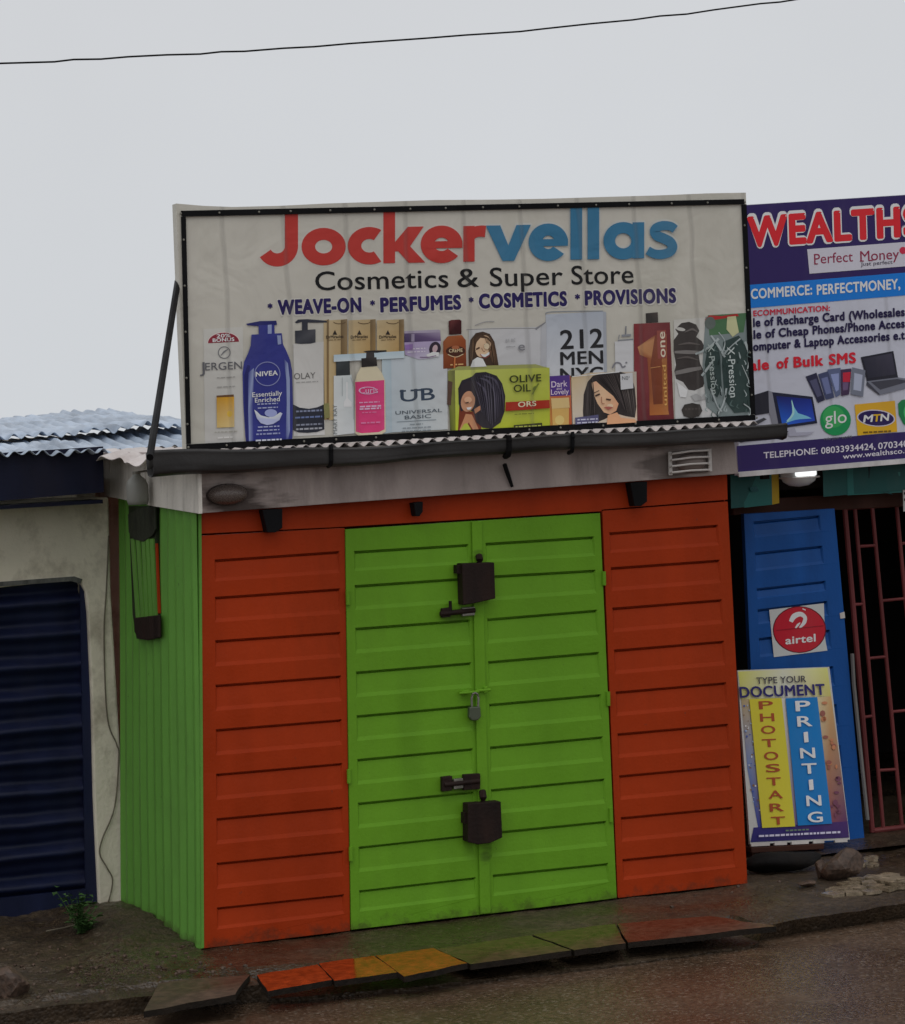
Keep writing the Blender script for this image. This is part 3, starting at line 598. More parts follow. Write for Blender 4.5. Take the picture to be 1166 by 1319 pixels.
RED, BLU = (.56, .052, .042), (.05, .205, .36)
def draw_title(A, RED, BLU):
    bl = lambda x: 341.5 - (x - 370) * .0195
    def Q(pts): return [(x, bl(x) - h) for x, h in pts]
    # red letters
    J = [(375.5, 69), (375.5, 55), (375.5, 40), (375.5, 26)] + [(357.5 + 18 * math.cos(math.radians(a)), 24.5 + 17.5 * math.sin(math.radians(a))) for a in range(-10, -151, -10)]
    A.strip(Q(J), 17, RED)
    def ring_l(cx, rx, col, a0=0, a1=360, tx=17.5, ty=15.5): A.ring(cx, bl(cx) - 23, rx, 24.2, tx, ty, col, a0, a1)
    ring_l(417, 28.5, RED); ring_l(476, 28, RED, 57, 303)
    A.p(Q([(494, 0), (509, 0), (509, 69), (494, 69)]), RED); A.p(Q([(508, 15), (524, 15), (546, 46.5), (525.5, 46.5), (508, 26)]), RED); A.p(Q([(508, 26), (513, 32), (523, 27), (548, 0), (526.5, 0), (508, 21)]), RED)
    def e_l(cx, rx, col):
        ring_l(cx, rx, col, 0, 322); A.p(Q([(cx - rx + 8, 18), (cx + rx - .2, 18), (cx + rx - .2, 27), (cx - rx + 8, 27)]), col)
    e_l(569, 27, RED)
    A.p(Q([(597, 0), (611.5, 0), (611.5, 46), (597, 46)]), RED)
    A.strip(Q([(604, 24), (607, 33), (613, 38), (620, 39), (625.5, 38.5)]), [8, 12, 14, 14.5, 15], RED)
    # blue letters
    A.p(Q([(626, 46), (644.5, 46), (655, 20), (665.5, 46), (684, 46), (662.5, 0), (647.5, 0)]), BLU)
    e_l(706.5, 25.5, BLU)
    A.p(Q([(735, 0), (750, 0), (750, 68), (735, 68)]), BLU); A.p(Q([(757, 0), (772, 0), (772, 68), (757, 68)]), BLU)
    A.ring(803, bl(803) - 23, 25.5, 24.2, 15, 14.5, BLU); A.p(Q([(815, 0), (830, 0), (830, 46.5), (815, 46.5)]), BLU)
    sp = [(870, 36.5), (864, 40.5), (854, 41.5), (846, 39), (843.5, 34), (847, 28.5), (855, 25), (863, 20.5), (866.5, 14), (863, 7.5), (853, 4.6), (843, 5.5), (834.5, 10)]
    A.strip(Q(sp), [11, 11.5, 12, 12, 12.5, 13, 13, 13, 12.5, 12, 12, 11.5, 11], BLU)
HA = Art(M)
for k in range(12):
    dx, dy = 2.3 * math.cos(k * .5236), 2.3 * math.sin(k * .5236)
    HA.n = 0; HA.at = lambda u, v, d, dx=dx, dy=dy, k=k: M(u + dx, v + dy, .0003 + k * .00003 + d * .025)
    draw_title(HA, (.66, .61, .55), (.62, .62, .58))
HA.build('lettering_halo', PRINT, SG, fix=False)
A = Art(M); draw_title(A, RED, BLU)
A.build('title_lettering', PRINT, SG, fix=False)
for st, x0, x1 in (('Cosmetics', 406.5, 578), ('&', 589.5, 617), ('Super', 631.5, 725.5), ('Store', 736.5, 816.5)):
    sb = lambda x: 373.8 - (x - 406.5) * .0225
    A = Art(M); A.text(st, (x0, sb(x0)), (x1, sb(x1)), 25, C(18, 18, 20), .008); A.build('subtitle_lettering', PRINT, SG, fix=False)
NV = C(34, 26, 76); HALO = (.70, .67, .62)
for st, x0, x1, y0, y1 in (('WEAVE-ON', 358, 466, 404.5, 401), ('PERFUMES', 490, 594.5, 401.5, 397.5), ('COSMETICS', 617, 731, 396.5, 393), ('PROVISIONS', 753.5, 871.5, 392.5, 389)):
    A = Art(M); A.text(st, (x0 - 1.5, y0 + 1), (x1 + 1.5, y1 + 1), 19.5, HALO, .10); A.text(st, (x0, y0), (x1, y1), 18, NV, .06); A.build('service_lettering', PRINT, SG, fix=False)
A = Art(M)
for (x, y) in ((348, 397), (480, 393), (607, 389), (744, 385)):
    A = Art(M); [A.strip([(x - 3.4 * math.cos(q), y - 3 - 3.4 * math.sin(q)), (x + 3.4 * math.cos(q), y - 3 + 3.4 * math.sin(q))], 1.8, NV) for q in (.52, 1.571, 2.618)]; A.build('service_lettering', PRINT, SG, fix=False)

def strands(A, a, b, n, cols, wd=.9, bend=3):
    rg = random.Random(len(A.v)); a = [np.array(q, float) for q in a]; b = [np.array(q, float) for q in b]
    def on(P, t): k = min(int(t * (len(P) - 1)), len(P) - 2); f = t * (len(P) - 1) - k; return P[k] + (P[k + 1] - P[k]) * f
    for i in range(n):
        t = (i + rg.random()) / n; p, q = on(a, t), on(b, t); mid = (p + q) / 2 + np.array([rg.uniform(-1, 1), rg.uniform(-1, 1)]) * .5 + bend * np.array([(q - p)[1], -(q - p)[0]]) / (np.linalg.norm(q - p) + 1) * .3
        A.strip([p, mid, q], [.2, wd * rg.uniform(.5, 1.3), .2], rg.choice(cols)); A.n -= .8
def pic(base=0): return Art(M, base)
def done(A): A.build('product_picture', PRINT, SG, fix=False)
WT = C(200, 198, 198); GY_ = C(105, 105, 108); PALE = C(182, 182, 182)
# pale box with badge and yellow window
A = pic(); A.p([(262, 424), (313, 421), (314, 572), (264, 575)], [C(176, 174, 168)] * 2 + [C(172, 170, 166)] * 2)
A.ell(288, 441, 21, 13.5, C(196, 180, 176), -3, 0, 180); A.ell(288, 441, 20, 12.5, C(122, 40, 52), -3, 0, 180)
A.text('20%', (279, 435), (297, 434), 4.6, WT, .02); A.text('BONUS', (274, 440.5), (302, 439), 4.6, WT, .03)
A.ring(289, 454, 8.2, 8, 1.1, 1.1, GY_); A.strip([(284.5, 458), (289, 453), (294, 449.5)], [.6, 2.2, .6], GY_)
A.text('J', (257.5, 480), (264, 479.6), 14, C(88, 88, 92), .004); A.text('ERGEN', (264.5, 477), (312, 475), 10, C(88, 88, 92), .004)
A.lines(279, 303, [486, 498], C(140, 138, 135), 1.2)
A.p([(279, 509.5), (301, 508), (301.5, 511), (279, 512)], C(92, 62, 34)); A.p([(279, 512), (301.5, 511), (302, 550), (279.5, 551)], [C(176, 128, 30), C(190, 140, 36), C(196, 172, 120), C(186, 160, 100)]); A.ell(296, 533, 3.5, 4, C(205, 160, 60))
A.lines(276, 306, [556], C(150, 148, 140), 1.5); A.lines(280, 300, [563], C(190, 188, 185), 2); done(A)
# blue pump bottle
A = pic(8); NB, NB2, NH = C(46, 50, 118), C(34, 36, 92), C(128, 138, 172)
A.p([(317, 417), (335, 413.5), (356, 413), (357, 418), (352, 419.5), (334, 420), (319, 419)], NB2); A.p([(333, 419), (353.5, 418), (354, 431), (333.5, 432)], NB); A.p([(345, 418.5), (350, 418), (350, 430), (345, 430)], NH)
body = [(324, 431), (363, 429), (364.5, 443), (369, 452), (374, 464), (376.5, 478), (377.5, 520), (377, 560), (376, 572), (318, 575.5), (316, 560), (313.5, 520), (312.5, 480), (314.5, 466), (320, 454), (323, 445)]
A.p(body, NB)
A.p([(314.5, 484), (319, 470), (322.5, 471), (319.5, 488), (319, 540), (320, 574), (318, 575), (315.5, 540)], NB2); A.p([(320, 480), (327, 474), (326, 520), (327, 572), (321, 573), (320, 530)], [NB, NH, NB, NB, NH, NH])
A.p([(366, 462), (371, 468), (373.5, 490), (373.5, 555), (371, 568), (368, 568), (369.5, 520), (369, 490)], [NB, NH, NH, NH, NB, NB, NH, NH]); A.p([(357, 432), (362, 432), (362.5, 443), (358, 444)], NH)
A.ring(344.5, 481.5, 16.8, 15.8, 1.1, 1.1, C(120, 125, 165)); A.text('NIVEA', (329.5, 485), (358, 483), 6.2, WT, .03)
A.text('Essentially', (325, 511.5), (363.5, 509), 6.2, WT, .012); A.text('Enriched', (328.5, 518.5), (360.5, 516.5), 6.2, WT, .012); A.lines(331, 358, [520, 525], C(150, 155, 185), 1.5)
A.p([(327.5, 527.5), (331, 530), (336, 535), (346, 537.5), (355, 535), (361, 531), (364, 532.5), (360, 541), (352, 546), (344, 547.5), (336, 545), (331, 539)], [C(190, 194, 215)] * 6 + [C(160, 165, 195)] * 6)
A.ell(349, 532, 8, 5, C(140, 148, 190)); A.lines(331, 360, [549.5, 554], C(150, 155, 185), 1.5); A.lines(329, 361, [558.5], C(130, 135, 170), 2); A.lines(328, 363, [566.5], C(180, 183, 205), 2); done(A)
# white bottle with black pump and banded base
A = pic(2); DK = C(46, 48, 58); A.p([(378, 443), (417, 440), (418.5, 560), (378.5, 562)], [C(176, 174, 170)] * 2 + [C(190, 188, 186)] * 2)
A.p([(380, 415), (384, 411.5), (396, 411), (421, 413), (421, 415.5), (397, 415.5), (389, 414.5), (382, 416.5)], DK); A.p([(389, 414), (396.5, 414), (396.5, 426), (389, 426)], DK); A.p([(380, 426), (406.5, 424), (406.5, 441), (400, 442.5), (387, 443), (380.5, 442)], [C(40, 42, 50), C(70, 70, 76), C(50, 52, 58), C(40, 42, 50), C(40, 42, 50), C(60, 62, 68)])
A.text('OLAY', (379, 488.5), (406.5, 487), 8, C(96, 94, 92), .002); A.lines(380, 410, [492], C(150, 148, 146), 1.2)
A.p([(377, 520.5), (386, 525), (398, 526.5), (409, 524.5), (417, 521), (418, 553), (408, 556.5), (396, 557.5), (385, 557), (377.5, 554)], C(40, 42, 52))
for y, cc in ((529, C(118, 125, 150)), (537, C(96, 110, 150)), (546.5, C(120, 124, 140)), (552, C(150, 152, 160))): A.lines(380, 415, [y], cc, 2.2)
done(A)
# gold boxes
A = pic(2)
for (x0, x1, x2) in ((417, 421, 424), (424, 439, 447.5), (449, 477, 484), (485.5, 514, 520.5)):
    yb = 456 if x0 > 440 else 540
    A.p([(x0, 412.5), (x2, 411), (x2, yb), (x0, yb + 1)], [C(170, 152, 120), C(156, 136, 100), C(160, 128, 76), C(176, 156, 116)])
    A.p([(x1, 412), (x2, 411), (x2, yb), (x1, yb)], [C(96, 80, 58), C(126, 108, 82), C(140, 112, 70), C(112, 92, 62)])
    if x2 - x0 > 10:
        c = (x0 + x1) / 2; A.ring(c + 6, 414.5, 8, 3, 1, 1, C(84, 66, 46), 180, 360); A.p([(c, 425), (c - 3, 431), (c + 3, 431)], C(44, 38, 34)); A.text('DrMiracles', (c - 11, 436), (c + 11, 435), 4, C(48, 40, 34), .02); A.lines(c - 9, c + 9, [437.5], C(110, 92, 64), 1)
A.p([(430, 457), (521, 452), (521, 461), (430, 466)], [C(160, 178, 188), C(166, 182, 192), C(178, 190, 198), C(176, 186, 192)])
A.p([(417, 520), (424, 519), (425, 538), (418, 539)], C(120, 118, 74)); done(A)
# clear bottle with dark cap
A = pic(14); A.p([(430, 484), (453, 482.5), (456, 500), (457, 558), (430, 561)], [C(186, 190, 190), C(176, 182, 182), C(176, 182, 184), C(178, 182, 184), C(192, 194, 194)])
A.p([(433, 465), (437, 463.5), (447, 463.5), (450.5, 465), (451, 483), (433, 484)], [C(50, 54, 56), C(62, 66, 68), C(70, 74, 76), C(50, 54, 56), C(44, 48, 50), C(44, 48, 50)])
A.p([(446, 492), (448, 492), (448, 513), (453, 518), (453, 524), (443, 524), (443, 518), (446, 513)], C(198, 200, 200)); A.strip([(452, 486), (455, 500), (455.5, 540)], 1, C(150, 155, 156)); A.strip([(441, 486), (441, 510)], .8, C(150, 155, 156))
A.vtext('MARY KAY', (434.5, 559), (434, 521), 5.5, C(112, 116, 116), .004); done(A)
# pink pump bottle
A = pic(20); PK = C(196, 58, 108); A.p([(465, 473), (485.5, 472), (492, 480), (496, 490), (497, 556), (490, 560.5), (463, 562), (457.5, 558), (457, 492), (460, 482)], C(192, 182, 156))
A.p([(457.5, 492), (495, 489.5), (495.5, 553), (488, 556.5), (466, 558), (458.5, 556)], [C(186, 50, 100), C(200, 66, 116), C(204, 70, 118), PK, PK, PK])
A.p([(468, 452.5), (474, 451.5), (498, 451), (498, 453), (485, 454.5), (475, 454.5)], C(38, 34, 34)); A.p([(472, 454), (482, 453.5), (482.5, 462), (471.5, 462)], C(56, 52, 52)); A.p([(465.5, 461.5), (485, 460), (486, 471), (466, 473)], [C(36, 32, 32), C(60, 56, 54), C(36, 32, 32), C(40, 36, 36)])
A.ring(474, 503, 12, 5, 1.1, 1.1, C(226, 150, 180), 20, 340); A.text('Curls', (463, 507), (487, 506), 8, C(226, 160, 186), .004); A.lines(462, 489, [518], C(222, 140, 172), 1.6); A.lines(463, 491, [523, 526], C(226, 160, 186), 2); A.lines(466, 486, [531], C(214, 110, 150), 1.2); A.lines(464, 490, [544], C(214, 110, 150), 2); done(A)
# pale blue tub box
A = pic(8); A.p([(492, 462), (504, 459), (505, 557), (493, 559)], [C(168, 182, 188), C(160, 174, 182), C(152, 166, 174), C(160, 172, 178)]); A.p([(504, 459), (576, 456), (577, 553), (505, 557)], [C(172, 180, 186), C(180, 182, 186), C(174, 178, 178), C(160, 170, 176)])
A.text('UB', (516, 517.5), (560.5, 514.5), 16, C(52, 64, 80), .012); A.p([(515, 503), (523, 502.3), (523, 504.4), (515, 505)], C(52, 64, 80)); A.p([(529, 501.8), (546, 500.8), (546, 503), (529, 504)], C(52, 64, 80))
A.text('UNIVERSAL', (509.5, 534), (569.5, 530.5), 4.6, C(80, 88, 96), .008); A.text('BASIC', (521.5, 540), (555.5, 538), 4.8, C(80, 88, 96), .008)
A.strip([(511, 543.5), (562, 540.5)], .8, C(110, 120, 128)); A.lines(528, 545, [546], C(120, 128, 134), 1.4); A.lines(517, 556, [551, 555], C(120, 128, 134), 1.4); done(A)
# lilac jar
A = pic(12); A.p([(521, 428), (567, 425.5), (568, 439), (521, 441)], [C(80, 66, 98), C(150, 138, 160), C(90, 72, 106), C(56, 44, 76)]); A.p([(521, 426.5), (566, 424.5), (567, 428), (521, 429.5)], C(150, 140, 158)); A.p([(530, 430), (534, 430), (534, 440), (530, 440)], C(140, 128, 152))
A.p([(521, 441), (568, 439), (566, 456), (556, 461.5), (540, 463), (522, 457)], [C(148, 132, 164), C(160, 148, 176), C(168, 160, 180), C(180, 176, 190), C(176, 170, 188), C(150, 136, 166)]); A.lines(524, 548, [449, 453], C(190, 184, 204), 1.4); A.p([(522, 444), (532, 443), (532, 450), (522, 451)], C(126, 96, 150))
A.ell(560.5, 449.5, 7.5, 9.5, C(48, 38, 50), 10); A.ell(560.5, 449, 3.2, 5, C(176, 150, 156), 15); A.p([(549, 457), (558, 453), (566, 454), (565, 459), (552, 461)], C(206, 200, 206)); A.strip([(541, 460), (552, 460), (562, 458)], 1.2, C(110, 90, 120)); done(A)
# brown bottle with dark cap
A = pic(10); A.p([(571, 440), (577, 433), (595, 431.5), (600, 438), (601, 473), (571, 475)], [C(130, 72, 42), C(140, 80, 46), C(150, 84, 48), C(132, 66, 34), C(104, 48, 26), C(110, 54, 30)])
A.p([(578, 413.5), (582, 412), (592, 411.5), (594.5, 413), (594.5, 430), (578.5, 431)], [C(60, 20, 24), C(90, 40, 40), C(84, 34, 34), C(58, 18, 22), C(50, 16, 18), C(50, 16, 18)])
A.ell(587, 452, 12.5, 6.5, C(66, 36, 26)); A.text('CREME', (578.5, 454), (596, 453), 4.5, C(206, 176, 140), .02); A.strip([(577, 456.5), (587, 460), (597, 456)], .9, C(206, 176, 140)); A.ell(587, 447.5, 5, 2.4, C(150, 90, 60)); A.lines(580, 598, [469], C(190, 150, 100), 1.8); A.p([(585, 460), (587, 460), (586.5, 474), (584.5, 474)], C(176, 104, 60)); done(A)
# box with a smiling woman on it
A = pic(4); A.p([(604, 424), (640, 422), (697, 421), (697, 474), (604, 477)], [C(176, 175, 175), C(174, 173, 174), C(172, 172, 174), C(172, 172, 174), C(176, 176, 176)])
A.strip([(601, 424.5), (650, 423), (690, 423)], .9, C(128, 126, 126)); A.strip([(690, 424), (703, 415)], [2.6, 1], C(120, 120, 124)); A.strip([(612, 419), (625, 414.5), (637, 414)], 1.1, C(140, 138, 138)); A.p([(697, 421), (704, 415), (704, 472), (697, 474)], C(160, 161, 165))
A.p([(604, 473), (603.5, 452), (606, 438), (613, 429), (622, 427), (631, 430), (637, 440), (640, 456), (642.5, 471), (634, 471), (612, 473)], C(62, 46, 36)); A.ell(622.5, 446, 9.6, 14.5, C(196, 166, 136), 16); A.p([(611, 436), (620, 431), (630, 435), (633, 442), (627, 436), (619, 435), (613, 442)], C(70, 52, 40))
A.strip([(613.5, 450), (618, 447.5)], 2, C(70, 48, 38)); A.strip([(624, 444.5), (629, 442)], 2, C(70, 48, 38)); A.strip([(620.5, 448), (623, 452.5), (625, 452)], .9, C(150, 112, 90)); A.p([(619, 456), (625, 456.5), (632, 452), (630, 457), (625, 460), (621, 459)], C(232, 222, 212)); A.strip([(618.5, 456), (624, 461), (630, 458), (632.5, 452)], .8, C(140, 70, 66))
strands(A, [(606, 442), (611, 433)], [(604, 470), (609, 462)], 8, [C(84, 62, 46), C(48, 34, 26), C(104, 80, 60)], .8); strands(A, [(622, 428.5), (630, 431), (637, 442)], [(633, 464), (637, 470), (641, 470)], 10, [C(84, 62, 46), C(48, 34, 26), C(104, 80, 60)], .8)
A.ell(627, 446, 3.4, 4, C(206, 178, 150)); A.p([(606, 473), (609, 464), (615, 460), (622, 462), (627, 472)], C(206, 200, 194)); A.text('BE BE', (651.5, 441), (664, 440), 4.4, C(140, 140, 142), 0); A.text('~', (652, 450), (664, 449.5), 9, C(140, 140, 142), 0); A.text('e', (668, 451.5), (676.5, 451), 11.5, C(112, 112, 116), .012); done(A)
# olive oil box
A = pic(16); OG = C(160, 166, 64); A.p([(577, 478), (590, 472), (690, 469), (700, 472), (708, 474), (578, 480)], C(140, 142, 84)); A.p([(577, 478), (586, 477), (587, 557), (580, 556)], [C(120, 122, 66), C(96, 96, 60), C(110, 116, 40), C(70, 74, 36)])
A.p([(586, 477), (708, 473.5), (708.5, 549), (587, 557)], [C(172, 178, 96), C(156, 162, 66), C(156, 164, 46), C(164, 174, 40)]); A.p([(577, 490), (583, 492), (581, 522), (576, 521)], C(80, 60, 50))
A.p([(592, 520), (606, 530), (622, 528), (620, 553), (590, 556)], C(106, 48, 30)); A.p([(600, 533), (608, 534), (617, 553.5), (610, 554.5), (604, 544), (596, 555.5), (591, 556)], C(176, 124, 90)); A.p([(592, 556), (598, 546), (602, 545), (608, 555)], OG)
hair = [(591, 520), (590.5, 500), (595, 490), (608, 485), (613, 480), (626, 479), (640, 484), (647, 494), (651, 510), (650, 530), (645, 544), (634, 552), (622, 551), (614, 544), (610, 530), (600, 527), (594, 530)]
A.p(hair, C(38, 34, 42)); A.ell(603, 517, 9, 13.5, C(176, 130, 102), 10); A.p([(592, 512), (594, 496), (604, 490), (618, 492), (622, 510), (616, 524), (612, 512), (606, 502), (598, 505)], C(44, 38, 44)); A.p([(611, 527), (619, 522), (619, 528), (612, 533)], C(172, 120, 90))
for q in (((618, 487), (630, 492), (638, 508)), ((624, 484), (638, 490), (646, 508)), ((614, 492), (624, 502), (628, 520))): A.strip(list(q), [1, 3, 1], C(78, 74, 88))
strands(A, [(606, 487), (630, 481), (646, 496)], [(620, 530), (634, 549), (649, 528)], 30, [C(58, 54, 66), C(74, 70, 84), C(30, 26, 34), C(96, 92, 104)])
A.ell(603, 515, 5, 4, C(196, 154, 124)); A.strip([(600, 519), (604, 518)], 1.4, C(70, 46, 40)); A.p([(601, 525), (608, 524), (606, 527.5), (602.5, 528)], C(224, 206, 198))
OT = C(48, 52, 24); A.text('OLIVE', (656.5, 493), (697.5, 491), 9.6, OT, .02); A.text('OIL', (662, 505), (684, 503.8), 9.6, OT, .02); A.strip([(686, 508), (690, 500), (694, 494)], 2, C(100, 110, 40)); A.ell(689, 500, 2, 3, C(90, 100, 40), 30)
A.p([(651.5, 518), (708, 515), (708.3, 525.6), (651.5, 529.5)], C(146, 40, 24)); A.text('ORS', (667.5, 524.4), (691, 522.6), 6.8, C(220, 190, 160), .02); A.lines(662, 688, [533], C(110, 116, 40), 1.2); A.p([(662, 547.5), (698.5, 544.5), (698.5, 549), (662, 551.5)], C(50, 52, 26)); A.lines(664, 697, [549], C(150, 156, 70), 1.4); done(A)
# purple topped box
A = pic(16); A.p([(707, 485), (735, 483.5), (737, 548), (709, 550)], [C(168, 90, 60), C(170, 96, 70), C(170, 80, 40), C(176, 120, 60)]); A.p([(708, 484.5), (734, 483), (735, 509), (709, 510.5)], C(70, 44, 116)); A.text('Dark', (710.5, 499), (731, 497.5), 8, C(200, 180, 214), .008); A.text('and', (717, 502), (724, 501.7), 3, C(200, 180, 214), .01); A.text('Lovely', (710, 508.5), (733, 507.2), 7, C(200, 180, 214), .008)
A.p([(710, 513), (733, 512), (734, 525), (711, 526.5)], C(190, 164, 112)); A.p([(711, 526.5), (733, 525.5), (733, 547.5), (712, 549)], C(186, 150, 84)); A.ell(721, 541, 6, 6, C(198, 172, 106)); done(A)
# 212 box and scent bottle beside it
A = pic(2); A.p([(703, 405), (777, 401), (778, 482), (704, 485)], [C(158, 163, 172), C(150, 156, 166), C(176, 178, 182), C(178, 180, 184)]); A.p([(777, 401), (781, 402), (782, 482), (778, 482)], C(144, 148, 156)); A.strip([(703, 405), (712, 401.5), (777, 400.5)], 1.2, C(120, 124, 130))
BK = C(26, 26, 30); A.text('212', (722, 449.5), (777.5, 447), 25, BK, .018); A.text('MEN', (722, 470), (777.5, 467.5), 17, BK, .022); A.text('NYC', (722, 491), (777.5, 488.5), 17, BK, .022)
A.p([(792, 440), (816, 438), (816, 484), (793, 486)], C(178, 178, 180)); A.strip([(806.5, 420), (806, 432)], 1.6, C(104, 106, 112)); A.p([(801, 431), (813, 430), (813, 433), (801, 434)], C(120, 122, 128)); A.strip([(796, 438.5), (816, 437)], 1.8, C(116, 118, 124)); A.strip([(798, 431), (797, 437)], 1, C(116, 118, 124))
A.strip([(789, 474), (793, 467.5), (799, 468), (802, 473), (806, 471)], 2, C(110, 110, 116)); A.ell(807, 467, 1.3, 1.3, C(110, 110, 116)); done(A)
# hair colour box with a woman's face
A = pic(22); A.p([(736, 486), (760, 480), (820, 478.5), (821, 544), (738, 549)], [C(186, 164, 128), C(178, 160, 134), C(160, 150, 140), C(190, 170, 150), C(188, 178, 164)])
A.p([(751, 530), (752, 508), (757, 492), (764, 484), (780, 480), (800, 479), (813, 483), (818, 500), (820, 524), (818, 538), (806, 536), (792, 532), (779, 540), (766, 545), (752, 546)], C(44, 38, 38)); A.p([(762, 493), (768, 491), (778, 500), (790, 510), (797, 520), (794, 529), (786, 534), (778, 531), (770, 520), (765, 508)], [C(200, 158, 128), C(196, 150, 120), C(206, 164, 132), C(198, 152, 120), C(186, 136, 104), C(190, 142, 110), C(196, 150, 118), C(200, 158, 126), C(204, 162, 130), C(204, 162, 132)])
HC = [C(66, 58, 58), C(30, 26, 26), C(86, 78, 76)]; strands(A, [(758, 492), (764, 486)], [(753, 540), (768, 540)], 12, HC); strands(A, [(768, 486), (790, 481), (812, 486)], [(798, 514), (806, 530), (818, 536)], 24, HC)
A.ell(786, 523, 4, 3, C(214, 172, 144)); A.strip([(767, 510), (773, 507.5)], 2.2, C(62, 44, 38)); A.strip([(765.5, 506), (772, 503)], 1, C(70, 50, 44)); A.strip([(781, 514), (787, 515)], 2, C(62, 44, 38)); A.strip([(775, 511), (775.5, 519), (779, 520)], 1.1, C(150, 106, 84)); A.p([(778, 524.5), (784, 523.5), (790, 524.5), (784, 528)], C(150, 82, 72))
A.p([(783, 535), (795, 531), (800, 538), (818, 540), (820.5, 544), (782, 546.5)], C(196, 146, 110)); A.p([(741, 538), (771, 534), (771.5, 543.5), (741.5, 547)], C(78, 76, 108)); A.lines(743, 770, [540, 544], C(176, 176, 196), 1.6)
A.p([(799, 482), (815, 480), (816, 500), (800, 502)], C(176, 176, 178)); A.text('N0¹', (801.5, 489.5), (811, 489), 5, C(90, 92, 96), .01); A.strip([(737, 485), (798, 479)], 1, C(206, 204, 200)); done(A)
# red bottle
A = pic(6); A.p([(816.5, 417), (863, 415), (865.5, 470), (868.5, 541), (820, 545), (817, 480)], [C(112, 32, 38), C(96, 26, 34), C(100, 26, 34), C(90, 22, 30), C(86, 20, 30), C(112, 36, 44)])
A.p([(832, 403.5), (847.5, 402), (848, 415), (832.5, 416)], [C(24, 20, 22), C(56, 44, 44), C(30, 24, 26), C(20, 16, 18)])
A.p([(843, 432), (858.5, 430), (859.5, 470), (861, 528), (862, 534), (837, 535), (836.5, 500), (834, 461), (824.5, 457), (821.5, 447)], [C(112, 50, 30), C(150, 96, 60), C(140, 84, 40), C(150, 92, 40), C(160, 100, 50), C(150, 84, 36), C(120, 58, 26), C(130, 64, 32), C(160, 108, 68), C(176, 124, 82)])
A.p([(844, 432), (852, 431), (854, 520), (842, 521), (838, 470)], [C(110, 48, 28), C(120, 54, 28), C(104, 48, 18), C(96, 40, 18), C(104, 46, 22)]); A.p([(846, 426), (858, 425), (858.5, 461), (847.5, 462)], C(128, 58, 50))
A.vtext('one', (857.5, 460), (856.5, 427), 9.5, C(214, 184, 164), .012); A.vtext('united', (859.5, 522), (858, 470), 5, C(196, 150, 84), .006); A.strip([(838, 474), (851, 472)], 1, C(170, 116, 70)); done(A)
# wavy hair
A = pic(4); A.p([(868, 412), (970, 404), (969, 535), (870, 541)], [C(176, 174, 168)] * 2 + [C(176, 176, 176)] * 2); H1, H2 = C(52, 47, 46), C(110, 106, 104)
A.p([(870, 424), (878, 416), (888, 414.5), (897, 418), (901, 426), (897, 434), (904, 439), (908, 447), (903, 453), (900, 456), (902, 468), (906, 476), (909, 488), (906, 498), (895, 503), (887, 502), (880, 492), (871, 488), (869, 478), (871, 470), (868, 452), (868, 438), (874, 430)], H1); A.ell(877, 424, 6, 2.2, C(170, 168, 164), 10)
A.p([(869, 452), (884, 451), (904, 452), (902, 456), (886, 456), (869, 455)], H2); A.p([(870, 478), (886, 474), (903, 472), (904, 476), (886, 480), (870, 483)], H2); A.strip([(874, 444), (888, 442), (902, 444)], [1, 3, 1], C(84, 78, 76)); A.strip([(872, 462), (886, 460), (900, 464)], [1, 3, 1], C(80, 74, 72)); A.strip([(882, 428), (892, 424), (899, 428)], [1, 3, 1], C(90, 84, 82))
A.p([(872, 492), (879, 497), (886, 503), (884, 512), (876, 511)], C(196, 196, 196)); A.p([(890, 510), (897, 507), (904, 511), (908, 506), (909, 514), (895, 517)], C(150, 150, 150)); A.p([(878, 528), (882, 521), (892, 519), (902, 521), (905, 529), (901, 536), (891, 539), (881, 536)], C(48, 44, 42)); A.lines(882, 902, [526], C(66, 60, 58), 2.4); done(A)
# hair packets
A = pic(8); PG, PG2, PW = C(46, 60, 58), C(74, 90, 88), C(150, 158, 158)
A.p([(909, 408), (958, 404), (968, 404), (970, 534), (926, 537), (910, 524), (905, 470)], C(110, 120, 120)); A.p([(912, 406), (962, 403), (958, 428), (914, 432)], C(66, 98, 68)); A.p([(908, 412), (914, 406), (930, 407), (950, 404), (952, 407), (934, 410), (912, 413)], C(150, 40, 40)); A.ell(915, 416, 7, 8, C(84, 92, 88)); A.p([(937, 408), (948, 407), (952, 428), (944, 434), (936, 424)], C(168, 168, 130))
A.p([(912, 446), (924, 440), (928, 460), (930, 500), (924, 512), (912, 500), (908, 470)], PG); A.p([(932, 440), (952, 432), (962, 446), (965, 500), (968, 530), (946, 532), (934, 516), (930, 470)], PG)
rng = random.Random(5)
for q in (((896, 456), (906, 452), (918, 444), (926, 436)), ((904, 484), (912, 474), (920, 462)), ((916, 432), (926, 446), (934, 460)), ((931, 458), (942, 446), (954, 436)), ((922, 538), (932, 520), (936, 500)), ((956, 470), (964, 488), (967, 500)), ((960, 440), (966, 460), (962, 478)), ((916, 500), (924, 522), (930, 530)), ((926, 428), (934, 440), (930, 456)), ((958, 520), (966, 526), (968, 534))):
    A.strip(list(q), [rng.uniform(.8, 3.4) for _ in q], PW)
for k in range(60):
    u, v = rng.uniform(908, 966), rng.uniform(436, 532); a = rng.uniform(-1, 1); l = rng.uniform(3, 9)
    A.strip([(u, v), (u + l * .4 * a, v + l * .7), (u + l * .2, v + l)], [.5, rng.uniform(.8, 2.2), .4], rng.choice([PG2, C(140, 150, 150), C(30, 40, 40), PG2]))
